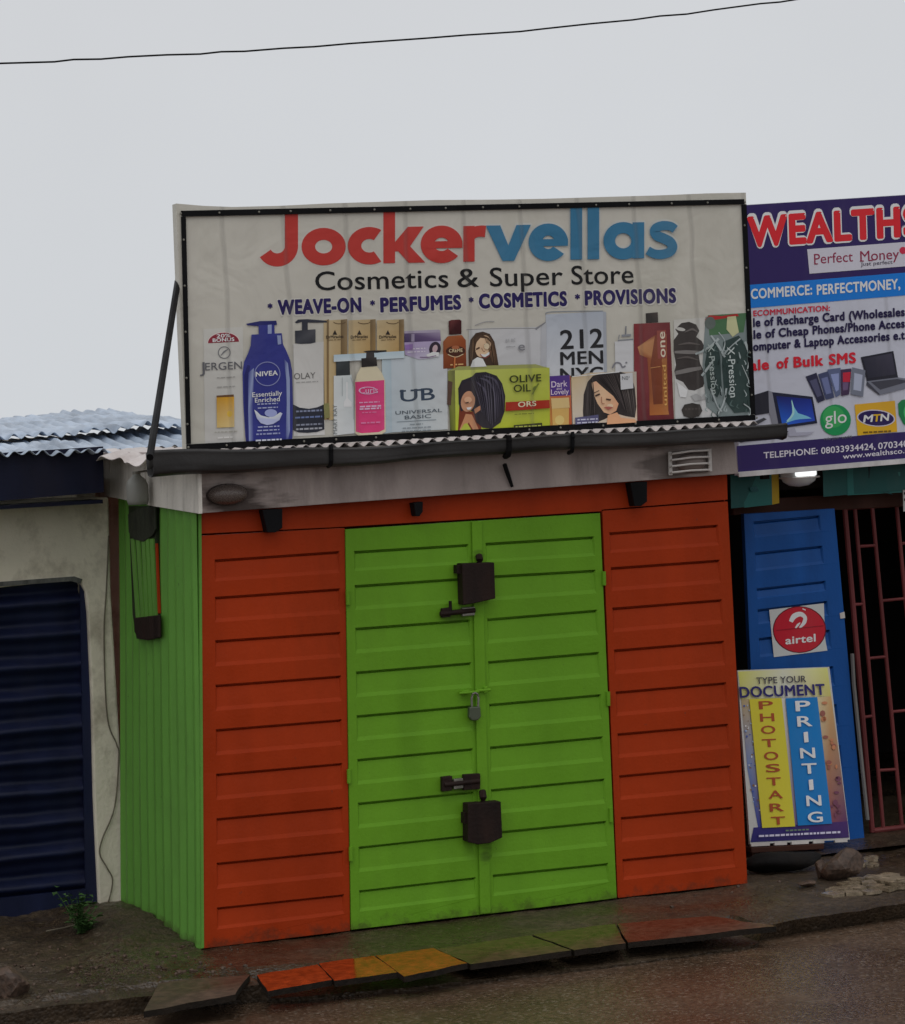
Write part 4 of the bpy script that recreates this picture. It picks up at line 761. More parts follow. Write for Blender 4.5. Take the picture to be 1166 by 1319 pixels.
A.vtext('X-Pression', (937, 447), (941, 512), 9.5, C(170, 178, 176), .006); A.vtext('X-Pression', (912, 443), (917, 508), 8, C(146, 156, 152), .006); done(A)

# ================================================================== left shop
LY = 1.5
LS = thing('neighbour_shop', (-2.0, LY + 1, 0), 'cream plastered shop with a dark navy shutter and zinc roof, left of the kiosk', 'shop')
m = MB()
o0 = [Y(-700, 640, LY), Y(140, 640, LY), Y(143, 760, LY), Y(155, 960, LY), Y(163, 1060, LY), Y(166, 1178, LY), Y(128, 1180, LY), Y(121, 1030, LY), Y(118, 900, LY), Y(113, 790, LY), Y(110, 762, LY), Y(104, 751, LY), Y(92, 747, LY), Y(0, 757, LY), Y(-420, 800, LY), Y(-420, 1260, LY), Y(-700, 1280, LY)]
o0[0][2] = 2.3; o0[-1][2] = -.05; o0[-2][2] = -.05
m.prism(o0, (0, .12, 0)); m.build('wall', PLASTER, LS, bevel=.012)
x0 = o0[0][0]
m = MB(); m.box((x0, LY + .125, -.05), (x0 + .12, 5, 2.3)); m.box((-.16, LY + .125, -.05), (-.06, 5, 2.3)); m.box((-.06, 1.9, -.05), (.5, 1.95, 2.42)); m.box((x0, 5.0, -.05), (-.06, 5.1, 2.3)); m.build('wall', PLASTER, LS)
# shutter
m = MB(); sa, sb = Y(-440, 800, LY + .07), Y(113, 742, LY + .07)
def shut(s, t):
    x = sa[0] + (Y(110, 900, LY + .07)[0] - sa[0]) * s; z = -.02 + 1.78 * t
    ph = (z / .168) % 1; pr = .028 * math.sin(2 * math.pi * ph) + .012 * math.sin(4 * math.pi * ph + .6)
    return (x, LY + .075 + pr, z + .006 * noise2(x, z, 2))
m.grid(shut, 30, 150); SH = m.build('shutter', NAVY, LS, smooth=True)
m = MB(); m.prism([Y(103, 752, LY + .03), Y(113, 752, LY + .03), Y(130, 1176, LY + .03), Y(111, 1178, LY + .03)], (0, .02, 0)); m.build('guide_rail', NAVY, SH)
m = MB(); z = Y(60, 1178, LY)[2]; m.box((sa[0], LY + .02, -.05), (Y(113, 1170, LY)[0], LY + .045, .10)); m.build('bottom_rail', NAVY, SH)
m = MB(); m.prism([Y(-60, 760, LY - .01), Y(-60, 754, LY - .01), Y(96, 742.5, LY - .01), Y(106, 746, LY - .01), Y(104, 752, LY - .01), Y(92, 748.5, LY - .01)], (0, .05, 0)); m.build('trim', mat_paint('grey_trim', (.12, .12, .11), .7, .5, 20, dirt=(.02, .02, .02), dirt_amt=.8, dirt_scale=18), LS)
# eave board + soffit, roof
EY = 1.12
m = MB(); m.prism([Y(-420, 610, EY + .06), Y(133, 575, EY + .06), Y(134, 634, EY + .06), Y(-420, 680, EY + .06)], (0, .03, 0)); m.build('eave_board', NAVYDARK, LS)
m = MB(); m.box((x0, EY + .10, 2.17), (-.12, LY - .01, 2.19)); m.build('soffit', NAVYDARK, LS)
e0 = Y(0, 588, EY); e1 = Y(125, 579.5, EY)
YB = 4.2
c0 = Y(0, 549, YB); c1 = Y(232, 530, YB)
def roofpt(x, y, course):
    t = (y - EY) / (YB - EY)
    ze = e0[2] + (e1[2] - e0[2]) * (x - e0[0]) / (e1[0] - e0[0]); zc = c0[2] + (c1[2] - c0[2]) * (x - c0[0]) / (c1[0] - c0[0])
    z = ze + (zc - ze) * t + .012 * math.sin(2 * math.pi * x / .078 + .5 * math.sin(x * 3) + .4 * math.sin(y * 5)) + .008 * noise2(x * 2.1, y * 2.3, 3.1) + .012 * noise2(x * .8, y, 1.7)
    return z + (.045 if course else 0) + .02 * (1 if course else .6) * noise2(x, course * 3.3, 2.3) * max(0, 1 - (y - (EY if not course else 2.2)) / .5)
for course, (ya, yb) in enumerate(((EY, 2.6), (2.2, YB))):
    m = MB(); m.grid(lambda s, t: (lambda x, y: (x, y + .03 * noise2(x, course, 2.9) * (1 - t), roofpt(x, y, course)))(x0 - .2 + (.9 - x0) * s, ya + (yb - ya) * t) if not (course == 0) else
           (lambda x, y: (x, y + .03 * noise2(x, course, 2.9) * (1 - t), roofpt(x, y, 0)))(x0 - .2 + (.0 - x0 + .12) * s, ya + (yb - ya) * t), 420, 14)
    m.build('roof', ROOFB, LS, smooth=True, solid=.003)
m = MB(); m.grid(lambda s, t: (lambda x, y: (x, y, roofpt(x, y, 0) - .05 * (1 - t)))(-.25 + 2.0 * s, 1.62 + 1.0 * t), 240, 10); m.build('roof', ROOFB, LS, smooth=True, solid=.003)

# ================================================================== right shop
RY = 1.0
RS = thing('neighbour_shop', (5, RY + 1.2, 0), 'dark shop behind a red barred gate with a blue door, right of the kiosk', 'shop')
m = MB(); m.box((3.02, RY, -.05), (3.42, RY + .1, 2.5)); m.box((3.42, RY, 2.02), (6.6, RY + .1, 2.5)); m.box((5.6, RY, -.05), (6.6, RY + .1, 2.02)); m.build('wall', INNER, RS)
m = MB(); m.box((3.02, RY + .1, -.05), (3.12, 4.2, 2.5)); m.box((6.5, RY + .1, -.05), (6.6, 4.2, 2.5)); m.box((3.02, 4.2, -.05), (6.6, 4.3, 2.5)); m.build('wall', INNER, RS)
m = MB(); m.box((3.12, RY + .1, 2.2), (6.5, 4.2, 2.23)); m.build('ceiling', INNER, RS)
m = MB(); m.grid(lambda s, t: (2.95 + 3.8 * s, .62 + 3.8 * t, 2.52 + .05 * t + wav(2.95 + 3.8 * s, .1, .014)), 300, 4); m.build('roof', ROOFB, RS, solid=.003, smooth=True)
m = MB(); m.prism([Y(945, 645, .95), Y(1230, 628, .95), Y(1230, 649, .95), Y(945, 664, .95)], (0, .045, 0)); m.build('beam', BROWNWOOD, RS, bevel=.004)
# blue door standing open against the front
DY = .85
m = MB(); pocket_panel(m, (958.5, 662), (1075, 655), (1114, 1084), (978, 1096), [672, 712, 758, 785, 822, 870, 920, 975, 1030], [664, 703, 748, 774, 811, 858, 907, 960, 1014], 12, 20, DY, .012, ph=.5, thick=.04)
BD = m.build('door', BLUE, RS, bevel=.002, weld=True)
AS = Art(lambda u, v, d: Y(u, v, DY - .002 - d))
AS.p([(991, 785.5), (1061.5, 777), (1063, 822), (1066, 838), (997, 846.5)], C(172, 174, 172)); AS.ell(1030, 811, 34.4, 30.2, C(90, 14, 26), 0); AS.ell(1030, 811, 33, 29, C(166, 26, 42), 0)
AS.strip([(1019, 801), (1023, 794), (1031, 791), (1037, 795), (1036, 802), (1030, 809)], [5, 7, 6, 5, 5, 2], C(226, 220, 216)); AS.strip([(1025, 809), (1028, 805), (1031, 802)], [2, 3, 1], C(226, 220, 216))
AS.text('airtel', (1012, 830), (1051, 826), 10, C(226, 220, 216), .025); AS.strip([(1034, 784), (1038, 786)], 1.4, C(220, 200, 200)); AS.strip([(1000, 812), (1061, 806)], .8, C(120, 20, 34))
AS.build('sticker', PRINT2, BD, fix=False)
m = MB(); m.prism([Y(1082, 790, DY - .005), Y(1088, 788, DY - .005), Y(1089, 796, DY - .005), Y(1083, 797, DY - .005)], (0, .004, 0)); m.build('door_tag', WIRE, BD)
# barred gate
GR = MB(); 
GYP = RY - .03
def gb_(a, b, r): GR.tube([Y(*a, GYP), Y(*b, GYP)], r, 8)
gate = MB(); gate.tube([Y(1088, 652, GYP), Y(1124, 1072, GYP)], .016, 8); gate.tube([Y(1126, 1070, GYP), Y(1330, 1046, GYP)], .016, 8); gate.tube([Y(1089, 654, GYP), Y(1300, 640, GYP)], .016, 8)
GO = gate.build('gate', REDBAR, RS)
for a, b in (((1101, 652), (1138, 1068)), ((1123.5, 652), (1162, 1064)), ((1155, 650), (1193, 1060)), ((1184, 648), (1224, 1056)), ((1214, 646), (1256, 1052))):
    m = MB(); m.tube([Y(*a, GYP), Y(*b, GYP)], .012, 8); m.build('bar', REDBAR, GO)
for a, b in (((1106, 704), (1128, 702.5)), ((1099, 779), (1112, 778)), ((1135, 774), (1166, 771)), ((1120, 848), (1141, 846)), ((1112, 924), (1126, 922)), ((1149, 917), (1178, 914)), ((1132, 992.5), (1155, 991)), ((1162, 700), (1188, 698)), ((1172, 842), (1202, 839))):
    m = MB(); m.tube([Y(*a, GYP), Y(*b, GYP)], .009, 8); m.build('bar', REDBAR, GO)
m = MB(); m.tube([Y(1098, 842, DY - .01), Y(1100, 880, DY - .01), Y(1110, 980, DY - .01), Y(1118, 1056, DY - .01)], .012, 6); m.build('door_edge_strip', mat_paint('grey_strip', (.2, .19, .18), .6), BD)
m = MB(); m.grid(lambda s, t: (3.15 + 3.3 * s, .5 + 3.6 * t, .012 + .004 * noise2(s * 4, t * 4, 2)), 20, 20); m.build('floor', PAVE, RS)

# banners under the right-hand sign, lamp between them
TEAL, TEAL2 = C(34, 92, 88), C(26, 72, 70)
def banner(polys, y, label, sag):
    A = Art(lambda u, v, d: Y(u, v, y - d + .012 * math.sin(u * .2)))
    for pts, col in polys: A.p(pts, col)
    t = thing('banner', Y(polys[0][0][0][0], polys[0][0][0][1], y), label, 'banner', 'teal banners under the sign')
    A.build('cloth', PRINT2, t, fix=False)
    m = MB(); pts = polys[0][0]; m.prism([Y(u, v, y + .012) for u, v in pts], (0, .004, 0)); m.build('backing', mat_paint('banner_back', (.03, .09, .085), .8), t)
banner([([(941, 612), (1003, 606), (1004, 648), (942, 655)], TEAL2), ([(958, 611), (994, 607.5), (995, 650), (959, 654)], TEAL), ([(994, 607.5), (1003, 606.5), (1004, 648), (995, 650)], C(150, 122, 20)), ([(944, 613), (957, 612), (958, 622), (945, 623)], C(44, 100, 80)), ([(966, 628), (986, 624), (988, 632), (968, 634)], C(24, 74, 76))], .80, 'short teal banner with a yellow strip, beside the orange wall', 0)
banner([([(1060, 600), (1240, 588), (1242, 624), (1061, 640)], TEAL2), ([(1091, 598), (1166, 592), (1168, 634), (1092, 638)], TEAL), ([(1085, 600), (1100, 599), (1140, 628), (1150, 637), (1128, 632), (1100, 616)], C(20, 66, 66)), ([(1118, 600), (1122, 600), (1120, 616), (1117, 616)], C(14, 40, 42)), ([(1064, 614), (1086, 611), (1087, 616), (1065, 619)], C(24, 62, 60)), ([(1110, 612), (1160, 608), (1160, 613), (1110, 617)], C(46, 106, 100))], .80, 'long creased teal banner above the barred gate', 0)
def mat_emit(name, col, st):
    m = bpy.data.materials.new(name); m.use_nodes = True; b = m.node_tree.nodes['Principled BSDF']; b.inputs['Base Color'].default_value = (.8, .8, .8, 1)
    b.inputs['Emission Color'].default_value = (*col, 1); b.inputs['Emission Strength'].default_value = st; b.inputs['Roughness'].default_value = .3
    return m
c = Y(1029, 612, .78)
t = thing('wall_lamp', c, 'round white lamp, lit, under the purple sign between the teal banners', 'lamp')
m = MB(); m.lathe([(.0, 0), (.115, 0), (.118, .02), (.11, .03)], c + np.array([0, 0, .035]), n=24); m.build('base', WIRE, t)
m = MB(); m.lathe([(.105, .035), (.106, 0), (.09, -.035), (.055, -.058), (0, -.066)], c, n=24); m.build('lens', mat_glass('lamp_glass', (.8, .82, .82), .25, .1), t, smooth=True)
m = MB(); m.box((c[0] - .075, c[1] - .125, c[2] - .005), (c[0] + .05, c[1] - .09, c[2] + .03)); m.build('tube_light', mat_emit('lit_tube', (.95, 1, 1), 1.1), t, bevel=.01)
m = MB(); m.tube([c + np.array([.115 * math.cos(a * .3), .115 * math.sin(a * .3), -.012]) for a in range(22)], .005, 6); m.build('ring', WIRE, t)
# small white notice at the right edge
t = thing('notice', Y(1165, 660, .8), 'small white paper notice hanging at the right edge beside the gate', 'notice')
m = MB(); m.prism([Y(1163, 616, .8), Y(1186, 614, .8), Y(1188, 656, .8), Y(1164, 659, .8)], (0, .003, 0)); m.build('paper', mat_paint('paper', (.55, .55, .53), .8), t)
A = Art(lambda u, v, d: Y(u, v, .8 - d)); A.lines(1164.5, 1183, [626, 634, 642], C(40, 30, 30), 3.2); A.build('print', PRINT2, t, fix=False)

# ------------------------------------------------------------------ purple and white sign
WY = .6
def W(u, v, d=0.0): return Y(u, v, WY - d)
WS = thing('shop_sign', W(1080, 605), 'purple and white phone shop sign on the right with red title and phone pictures', 'sign')
m = MB(); cs = [(948, 264.5), (1240, 246), (1252, 588), (952, 612.5)]
m.prism([W(*q) for q in cs], (0, .05, 0)); m.build('canvas', mat_paint('white_vinyl', (.64, .65, .75), .42, .05, 2, dirt=(.3, .3, .3), dirt_amt=.3, bump=.03, creases=(.38, .25)), WS)
m = MB(); m.prism([W(950, 608, .002), W(1252, 584, .002), W(1252, 590, .002), W(951, 614.5, .002)], (0, -.012, 0)); m.build('bottom_edge', mat_paint('white_hem', (.6, .58, .58), .6, .3, dirt_amt=.6, dirt=(.2, .18, .17)), WS)
A = Art(W)
PU = (.036, .02, .125)
A.p([(948.5, 265), (1240, 246.5), (1243, 346), (951, 370)], PU); A.p([(951, 368), (1243, 345), (1244, 374), (952, 398)], C(22, 106, 186))
A.p([(949, 574.5), (1251, 549), (1252, 583), (951, 608)], PU); A.build('colour_bands', PRINT2, WS, fix=False)
A = Art(W, 5); RW = C(190, 36, 44)
A.text('WEALTHS', (963.5, 317), (1186, 302), 40, C(206, 200, 204), .095); A.text('WEALTHS', (963.5, 317), (1186, 302), 38, RW, .05); A.build('title_lettering', PRINT2, WS, fix=False)
A = Art(W, 5); A.p([(1040, 321), (1215, 308), (1217, 339), (1043, 352.5)], C(180, 178, 188)); MC = C(126, 40, 66)
A.text('Perfect', (1049, 340), (1099, 336.6), 13.5, MC, .004); A.text('Money', (1108.5, 336.3), (1158.5, 333), 13.5, MC, .004); A.text('Just perfect', (1109, 342.5), (1150, 339.5), 5, C(70, 66, 80), .006); A.ell(1163.5, 322.5, 4.6, 4.6, C(180, 40, 66))
for x, y in ((1050.5, 340), (1109.5, 336.3), (1121, 335.5)): A.p([(x - 1.5, y - .8), (x + 3.5, y - 1), (x + 3.5, y + .5), (x - 1.5, y + .6)], MC)
A.build('lettering', PRINT2, WS, fix=False); A = Art(W, 5); A.text('COMMERCE:', (967.5, 385), (1046.5, 379), 13, C(206, 210, 216), .032); A.build('lettering', PRINT2, WS, fix=False); A = Art(W, 5); A.text('PERFECTMONEY,', (1052.5, 379.5), (1160, 371.5), 13, C(206, 210, 216), .032); A.build('lettering', PRINT2, WS, fix=False); A = Art(W, 5); A.text('E-', (952, 386), (965, 385.2), 13, C(206, 210, 216), .032)
A.build('lettering', PRINT2, WS, fix=False); A = Art(W, 5); A.text('TELECOMMUNICATION:', (953, 408.5), (1069.5, 400), 7.4, C(176, 36, 58), .03); TN = C(32, 26, 62)
A.build('lettering', PRINT2, WS, fix=False); A = Art(W, 5); A.text('Sale of Recharge Card (Wholesales', (957, 421.7), (1166, 406.5), 11, TN, .048); A.build('lettering', PRINT2, WS, fix=False); A = Art(W, 5); A.text('Sale of Cheap', (957, 437.2), (1042, 430.8), 11, TN, .048); A.build('lettering', PRINT2, WS, fix=False); A = Art(W, 5); A.text('Phones/Phone Acces', (1047, 430.4), (1166, 421.5), 11, TN, .048); A.build('lettering', PRINT2, WS, fix=False); A = Art(W, 5); A.text('Computer & Laptop Accessories e.t', (961, 452.5), (1166, 436.5), 11, TN, .048)
A.build('lettering', PRINT2, WS, fix=False); A = Art(W, 5); 
for st, x0, x1 in (('Sale', 957, 991), ('of', 1000.5, 1016.5), ('Bulk', 1022.5, 1061), ('SMS', 1068, 1103)):
    A = Art(W, 5); A.text(st, (x0, 478 - (x0 - 956) * .075), (x1, 478 - (x1 - 956) * .075), 13.5, C(186, 30, 46), .045); A.build('lettering', PRINT2, WS, fix=False)
A = Art(W, 5)
A.build('lettering', PRINT2, WS, fix=False); A = Art(W, 5); LT = C(190, 186, 210); A.text('TELEPHONE:', (984, 590.5), (1053.5, 584.5), 8.2, LT, .018); A.build('lettering', PRINT2, WS, fix=False); A = Art(W, 5); A.text('08033934424,', (1058, 584.5), (1128, 578.5), 8.4, LT, .018); A.build('lettering', PRINT2, WS, fix=False); A = Art(W, 5); A.text('070340', (1131.5, 578.5), (1170, 575.2), 8.4, LT, .018); A.build('lettering', PRINT2, WS, fix=False); A = Art(W, 5); A.text('www.wealthsco.n', (1086, 591.2), (1171, 583), 6.6, LT, .016)
A.build('lettering', PRINT2, WS, fix=False)
A = Art(W, 6)   # tower and monitor
A.p([(964, 511), (990, 503), (991, 532), (966, 536)], C(36, 36, 46)); A.p([(990, 503), (999, 506), (1004, 548), (997, 552), (991, 532)], C(120, 120, 130)); A.p([(995, 505), (1047, 511), (1053, 545), (1004, 552)], C(30, 32, 52)); A.p([(1000, 510), (1045, 514), (1050, 542), (1008, 548)], [C(24, 30, 90), C(26, 40, 120), C(40, 70, 170), C(36, 90, 190)])
A.p([(1020, 514), (1023, 524), (1028, 532), (1040, 536), (1046, 539), (1030, 540), (1024, 541), (1012, 545), (1021, 536)], C(110, 170, 220)); A.strip([(1014, 543), (1022, 532), (1020, 516)], [2, 3, 1], C(150, 200, 235)); A.p([(1015, 553), (1024, 551), (1026, 557), (1050, 556), (1040, 561), (1016, 562)], C(150, 150, 165)); A.p([(962, 548), (984, 538), (988, 540), (970, 550)], C(60, 60, 66))
A.p([(952, 556), (1006, 550), (1016, 556), (1004, 562), (953, 570)], C(30, 30, 34)); A.build('monitor_picture', PRINT2, WS, fix=False)
A = Art(W, 6)
for q, cc in ((((1038, 485), (1052, 480), (1063, 515), (1054, 519)), C(40, 40, 62)), (((1054, 482), (1067, 478), (1075, 512), (1064, 515)), C(60, 66, 96)), (((1066, 476), (1083, 473.5), (1083, 508), (1077, 512)), C(84, 92, 122)), (((1083, 476), (1097, 474.5), (1094, 508), (1084, 510)), C(60, 44, 70)), (((1098, 473), (1115, 477), (1112, 511), (1096, 508)), C(104, 108, 122))):
    A.p(list(q), cc); c = np.mean(np.array(q), axis=0); A.p([tuple(c + (np.array(k) - c) * .62) for k in q], tuple(min(.8, x * 2.2 + .03) for x in cc))
A.p([(1086, 480), (1096, 479), (1095, 492), (1086, 492)], C(170, 36, 56)); A.build('phone_picture', PRINT2, WS, fix=False)
A = Art(W, 6); A.p([(1109, 460), (1151, 452), (1157, 486), (1117, 491)], C(34, 34, 44)); A.p([(1112, 462), (1149, 455), (1154, 482), (1119, 487)], [C(44, 44, 56), C(60, 58, 72), C(50, 48, 62), C(40, 40, 52)]); A.p([(1117, 491), (1157, 486), (1182, 490), (1184, 496), (1133, 509), (1130, 506)], C(104, 106, 118)); A.p([(1122, 492), (1156, 488), (1172, 491), (1134, 502)], C(60, 60, 70)); A.p([(1117, 491), (1133, 507), (1133, 509), (1116, 496)], C(60, 60, 70)); A.build('laptop_picture', PRINT2, WS, fix=False)
A = Art(W, 6); A.ell(1076.5, 541, 19.8, 20, C(28, 128, 74)); A.ell(1074, 537, 14, 14, C(52, 146, 80)); A.text('glo', (1063, 547), (1091, 544), 17, C(206, 220, 206), .004); A.text('rule your world', (1062, 567), (1097, 564), 4, C(90, 90, 96), .01)
A.build('logo', PRINT2, WS, fix=False)
A = Art(W, 6); A.p([(1101, 521), (1153, 516), (1156, 556), (1105, 561)], [C(196, 150, 40), C(186, 142, 40), C(196, 150, 30), C(200, 156, 30)]); A.ell(1128.7, 538.5, 24.6, 10.8, C(180, 176, 190), 4); A.ell(1128.7, 538.5, 23, 9.6, C(38, 26, 76), 4); A.text('M', (1112, 544), (1124, 543), 9.4, WT, .03, lean=.15); A.text('T', (1124.5, 543), (1134, 542.4), 9.4, C(200, 156, 30), .03, lean=.1); A.text('N', (1134, 542.4), (1145, 541.6), 9.4, WT, .03, lean=.1); A.lines(1112, 1148, [556], C(100, 76, 20), 2); A.build('logo', PRINT2, WS, fix=False)
A = Art(W, 6); A.p([(1157, 520), (1162, 515), (1200, 511), (1200, 548), (1172, 551), (1164, 546), (1158, 534)], C(20, 110, 62)); A.ell(1178, 531, 14, 14, C(60, 160, 96)); A.ell(1180, 531, 10, 10, WT); A.build('logo', PRINT2, WS, fix=False)
for x in (3.5, 4.6):
    m = MB(); m.box((x - .02, WY + .052, 2.1), (x + .02, WY + .09, 3.5)); m.build('upright', BLACK, WS)
    m = MB(); m.tube([(x, WY + .09, 3.2), (x, 2.0, 2.56)], .016, 8); m.build('brace', BLACK, WS)

# ------------------------------------------------------------------ leaning document board
P0 = Y(966.6, 1087.5, .62); nrm_b = np.array([0, 1, -.16]); nrm_b = nrm_b / np.linalg.norm(nrm_b)
def B(u, v, d=0.0): return plane(u, v, P0 - nrm_b * d, nrm_b)
BO = thing('sign_board', P0, 'yellow and blue typing and printing board leaning by the blue door', 'sign')
m = MB(); m.prism([B(950, 863.5), B(1068.5, 859), B(1095, 1081.5), B(966.5, 1087.5)], nrm_b * .02); m.build('panel', mat_paint('board_white', C(176, 176, 172), .5, .08), BO)
A = Art(B); Yl = C(178, 176, 84)
A.p([(951, 865), (1008, 862.5), (1015, 898), (955, 901)], [C(186, 186, 90), C(190, 190, 168), C(186, 188, 180), C(176, 172, 110)]); A.p([(1008, 862.5), (1066, 860), (1071, 897), (1015, 898)], [C(190, 190, 170), C(190, 190, 110), C(176, 166, 90), C(186, 188, 180)])
A.p([(955, 901), (982, 900), (1000, 1066), (977, 1067), (963, 990)], [C(160, 140, 100), C(180, 170, 140), C(66, 56, 110), C(44, 52, 130), C(96, 116, 160)]); A.p([(1048, 898), (1071, 897), (1082, 980), (1092, 1060), (1066, 1062)], [C(190, 184, 150), C(176, 140, 90), C(146, 84, 60), C(76, 44, 84), C(120, 60, 70)]); A.p([(1000, 900), (1030, 899), (1046, 1063), (1016, 1066)], [C(190, 186, 176)] * 2 + [C(96, 80, 120)] * 2)
A.p([(971, 1066), (1092, 1058), (1094, 1079), (967, 1085)], [C(40, 34, 100), C(64, 36, 90), C(50, 30, 84), C(34, 30, 92)])
rg = random.Random(9)
for k in range(60): u = rg.uniform(957, 975); v = rg.uniform(905, 1050); A.ell(u + (v - 905) * .09, v, rg.uniform(.6, 1.8), rg.uniform(.6, 1.8), rg.choice([C(120, 90, 60), C(150, 170, 200), C(200, 200, 210), C(60, 80, 150)]), n=6); A.n -= 1 if k % 6 else 0
for k in range(24): u = rg.uniform(1056, 1070); v = rg.uniform(905, 1050); A.ell(u + (v - 905) * .12, v, rg.uniform(1.5, 4), rg.uniform(1.5, 4), rg.choice([C(170, 110, 76), C(160, 100, 70), C(130, 76, 66)]) if v < 1000 else C(100, 56, 76), n=8); A.n -= 1 if k % 6 else 0
A.build('poster', PRINT2, BO, fix=False); nb = A.n + 2
A = Art(B, nb); A.p([(965.5, 900.5), (1007, 899), (1024.5, 1064.5), (982, 1066.5)], C(186, 176, 50)); A.p([(1012, 899.5), (1053, 898), (1072, 1061), (1028, 1063.6)], C(12, 104, 166))
A.text('TYPE YOUR', (975, 881), (1039, 878.5), 8.6, C(60, 56, 66), .014, lean=-.08); A.text('DOCUMENT', (953.5, 898.5), (1063.5, 894.5), 14, C(34, 30, 92), .028, lean=-.1)
for ch, (x, y) in zip('PHOTOSTART', ((295, 255), (302, 325), (308, 395), (313, 470), (325, 543), (335, 612), (340, 688), (350, 762), (357, 835), (365, 910))):
    u, v = 920 + x / 4.4, 850 + y / 4.4; A.text(ch, (u - 9, v + 5.6), (u + 9.4, v + 4.9), 10.6, C(146, 66, 34), .014, lean=-.08)
for ch, (x, y) in zip('PRINTING', ((505, 260), (515, 347), (523, 437), (532, 527), (541, 615), (552, 707), (567, 797), (575, 890))):
    u, v = 920 + x / 4.4, 850 + y / 4.4; hw = 9.5 if ch != 'I' else 2.6; A.text(ch, (u - hw, v + 7), (u + hw + .4, v + 6.2), 13.5, C(206, 210, 210), .02, lean=-.08)
A.lines(974, 1083, [1076], C(180, 176, 200), 2.6, -.05); A.lines(1012, 1042, [1069], C(90, 110, 90), 2, -.05); A.vtext('photo', (1074, 1012), (1079, 1044), 2.6, C(170, 140, 160), .01) if False else None
A.build('lettering', PRINT2, BO, fix=False)
for a, b in ((968, 992), (998, 1014), (1020, 1042), (1048, 1062), (1076, 1092)):
    m = MB()
    f = lambda u: 1087.5 - (u - 966.5) * .047
    m.prism([B(a, f(a) - 1.5, .002), B(b, f(b) - 1.5, .002), B(b, f(b) + 3, .002), B(a, f(a) + 3, .002)], nrm_b * .018); m.build('torn_hem', WIRE, BO)
# wooden stand the board rests on and the junk below it
t = thing('low_bench', Z(1015, 1122), 'low dark wooden bench in shadow under the typing board', 'bench')
m = MB(); q = [Y(968, 1092, .60), Y(1062, 1087, .60), Y(1062, 1094, .60), Y(968, 1099, .60)]; m.prism(q, (0, .25, 0)); m.build('seat', BROWNWOOD, t, bevel=.004)
for u in (974, 1054):
    a = Y(u, 1096, .62); m = MB(); m.box((a[0] - .025, .62, -.02), (a[0] + .025, .67, a[2])); m.build('leg', BROWNWOOD, t)
def blob(c, r, seed, flat=.6, n=3):
    rg = random.Random(seed); bm = bmesh.new(); bmesh.ops.create_icosphere(bm, subdivisions=n, radius=1)
    dirs = [(Vector((rg.gauss(0, 1), rg.gauss(0, 1), rg.gauss(0, 1))).normalized(), rg.uniform(.55, .85)) for _ in range(9)]
    mb = MB(); vs = []
    for v in bm.verts:
        k = 1.0
        for d_, h in dirs:
            s_ = v.co.normalized().dot(d_)
            if s_ > h * .98: k = min(k, h / s_)
        vs.append(np.array([c[0] + v.co.x * k * r[0], c[1] + v.co.y * k * r[1], c[2] + (v.co.z * k + flat) * r[2]]))
    mb.add(vs, [[v.index for v in f.verts] for f in bm.faces]); bm.free(); return mb
tag(blob(Z(1086, 1130), (.13, .11, .10), 4).build('rock', STONE, bevel=0), 'big brown rock at the lower right corner of the typing board', 'rock')
tag(blob(Z(1012, 1120), (.24, .12, .075), 8).build('sack', mat_paint('dark_sack', (.009, .008, .008), .9, .4, bump=.4), smooth=True), 'flattened dark sack lying under the typing board', 'sack')
tag(blob(Z(1060, 1130), (.05, .05, .06), 12).build('rock', STONE), 'small dark rock left of the big brown rock', 'rock')
tag(blob(Z(16, 1284), (.10, .09, .09), 15).build('rock', STONE), 'broken brown rock lying on the dirt at the lower left', 'rock')
tag(blob(Z(1038, 1141), (.06, .04, .02), 21).build('rock', STONE), 'flat grey stone on the pavement below the dark sack', 'rock')
# broken tiles set in the pavement
m = MB(); rg = random.Random(11)
def tile(u, v, r):
    c = Z(u, v, .008); n = rg.randint(4, 6); a0 = rg.uniform(0, 6)
    m.prism([c + np.array([r * rg.uniform(.6, 1.1) * math.cos(a0 + 6.283 * k / n), r * rg.uniform(.6, 1.1) * math.sin(a0 + 6.283 * k / n) * 1.1, rg.uniform(-.002, .003)]) for k in range(n)], (0, 0, -.016))
for row, (v0, n) in enumerate(((1150, 5), (1143.5, 5), (1137, 4), (1131, 3))):
    for k in range(n): tile(1076 + row * 9 + k * 22 + rg.uniform(-4, 4), v0 - k * 2.2 + rg.uniform(-1, 1), rg.uniform(.045, .075))
for k in range(9): tile(rg.uniform(1108, 1128), rg.uniform(1100, 1114), rg.uniform(.025, .04))
tag(m.build('tile_paving', mat_ground('cream_tile', (.20, .155, .10), (.30, .24, .17), .12, .4, 5, 30, .1)), 'broken cream tiles set in the pavement before the right shop', 'paving', kind='stuff')
m = MB(); rg = random.Random(2)
for k in range(260):
    u, v = rg.uniform(0, 1166), 0
    if rg.random() < .6: u = rg.uniform(-40, 330); v = rg.uniform(1215, 1300)
    else: v = 1236 - u * .075 + rg.uniform(-30, 0) if u > 300 else 1250
    q = Z(u, v, .0); 
    if q[1] > -.02 and -.1 < q[0] < 3: continue
    if q[0] > -.1 and rg.random() < .7: continue
    if q[1] < edge_y(q[0]) + .03: continue
    q[2] = pave_h(q[0], q[1]); r_ = rg.uniform(.006, .02)
    b_ = blob(q, (r_, r_ * rg.uniform(.6, 1), r_ * .6), k, .3, 1); m.add(b_.v, [list(f) for f in b_.f])
tag(m.build('gravel', STONE), 'loose pebbles scattered over the brown pavement', 'gravel', kind='stuff')

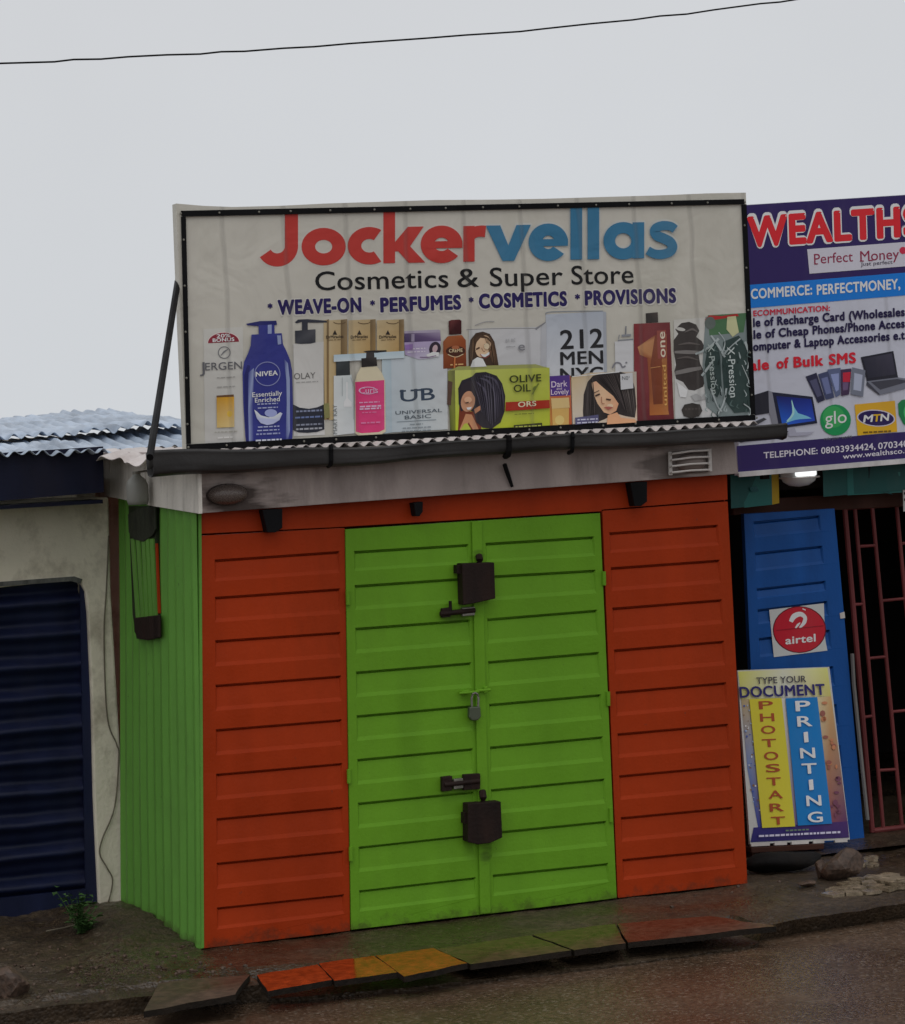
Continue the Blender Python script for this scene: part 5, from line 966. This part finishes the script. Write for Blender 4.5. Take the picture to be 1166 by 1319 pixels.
# ------------------------------------------------------------------ weed, wall cable, overhead cable
WD = thing('weed', Z(104, 1203), 'small leafy green weed at the foot of the navy shutter', 'plant')
LEAF = mat_paint('weed_leaf', (.05, .11, .03), .55, .4, 20, dirt_amt=.2)
m = MB(); st = MB(); rg = random.Random(6); base = Z(104, 1206) + np.array([0, 0, 0])
base[1] = min(base[1], LY - .12)
for k in range(26):
    a = rg.uniform(0, 6.28); h = rg.uniform(.05, .24); rr = rg.uniform(.02, .13); tip = base + np.array([rr * math.cos(a), rr * math.sin(a) * .7, h])
    st.tube([base, lerp(base, tip, .5) + np.array([0, 0, .02]), tip], [.003, .0025, .0015], 5)
    for j in range(9):
        c = lerp(base, tip, rg.uniform(.45, 1.05)) + np.array([rg.uniform(-.02, .02)] * 3); b = rg.uniform(0, 6.28); l = rg.uniform(.02, .045); wv = l * .42
        dx = np.array([math.cos(b), math.sin(b), rg.uniform(-.3, .5)]); dy = np.array([-math.sin(b), math.cos(b), rg.uniform(-.2, .2)]); mid = np.array([0, 0, .006])
        m.add([c, c + dx * l * .5 + dy * wv + mid, c + dx * l, c + dx * l * .5 - dy * wv + mid, c + dx * l * .5], [[0, 4, 1], [1, 4, 2], [2, 4, 3], [3, 4, 0]])
m.build('foliage', LEAF, WD); st.build('stem', LEAF, WD)
m = MB(); cp = [(140, 690), (137, 760), (134, 820), (138, 922), (150, 958), (153, 975), (147.6, 1039.5), (132, 1080), (128.6, 1100), (138, 1118), (145, 1134), (140, 1160), (131, 1179)]
pts = [Y(u, v, LY - .012) for u, v in cp] + [Z(113, 1194), Z(90, 1201), Z(60, 1207)]
for q in pts[-3:]: q[2] = .03
m.tube(spline(pts)[0], .004, 6); tag(m.build('cable', mat_paint('grey_cable', (.17, .145, .11), .7)), 'thin grey cable wandering down the cream wall to the weed', 'cable')
m = MB(); pts = []; CYY = 1.0
pxs = [(-260, 98), (-120, 89), (0, 81.5), (35, 80.5), (70, 79.5), (95, 76.5), (130, 76), (165, 73), (215, 70.5), (258, 69.5), (285, 66.5), (315, 66), (365, 62), (405, 60), (450, 56), (500, 52.5), (550, 49), (600, 45), (632, 43), (670, 40.5), (700, 37), (760, 30.5), (815, 25.5), (850, 20.5), (885, 18), (920, 12.5), (950, 8.5), (980, 4.5), (1005, 2.5), (1030, -1.5), (1090, -12), (1250, -42), (1500, -92)]
m.tube([Y(u, v, CYY) for u, v in pxs], .0052, 6); tag(m.build('overhead_cable', BLACK, smooth=True), 'thin black cable strung across the sky above the signs', 'cable')
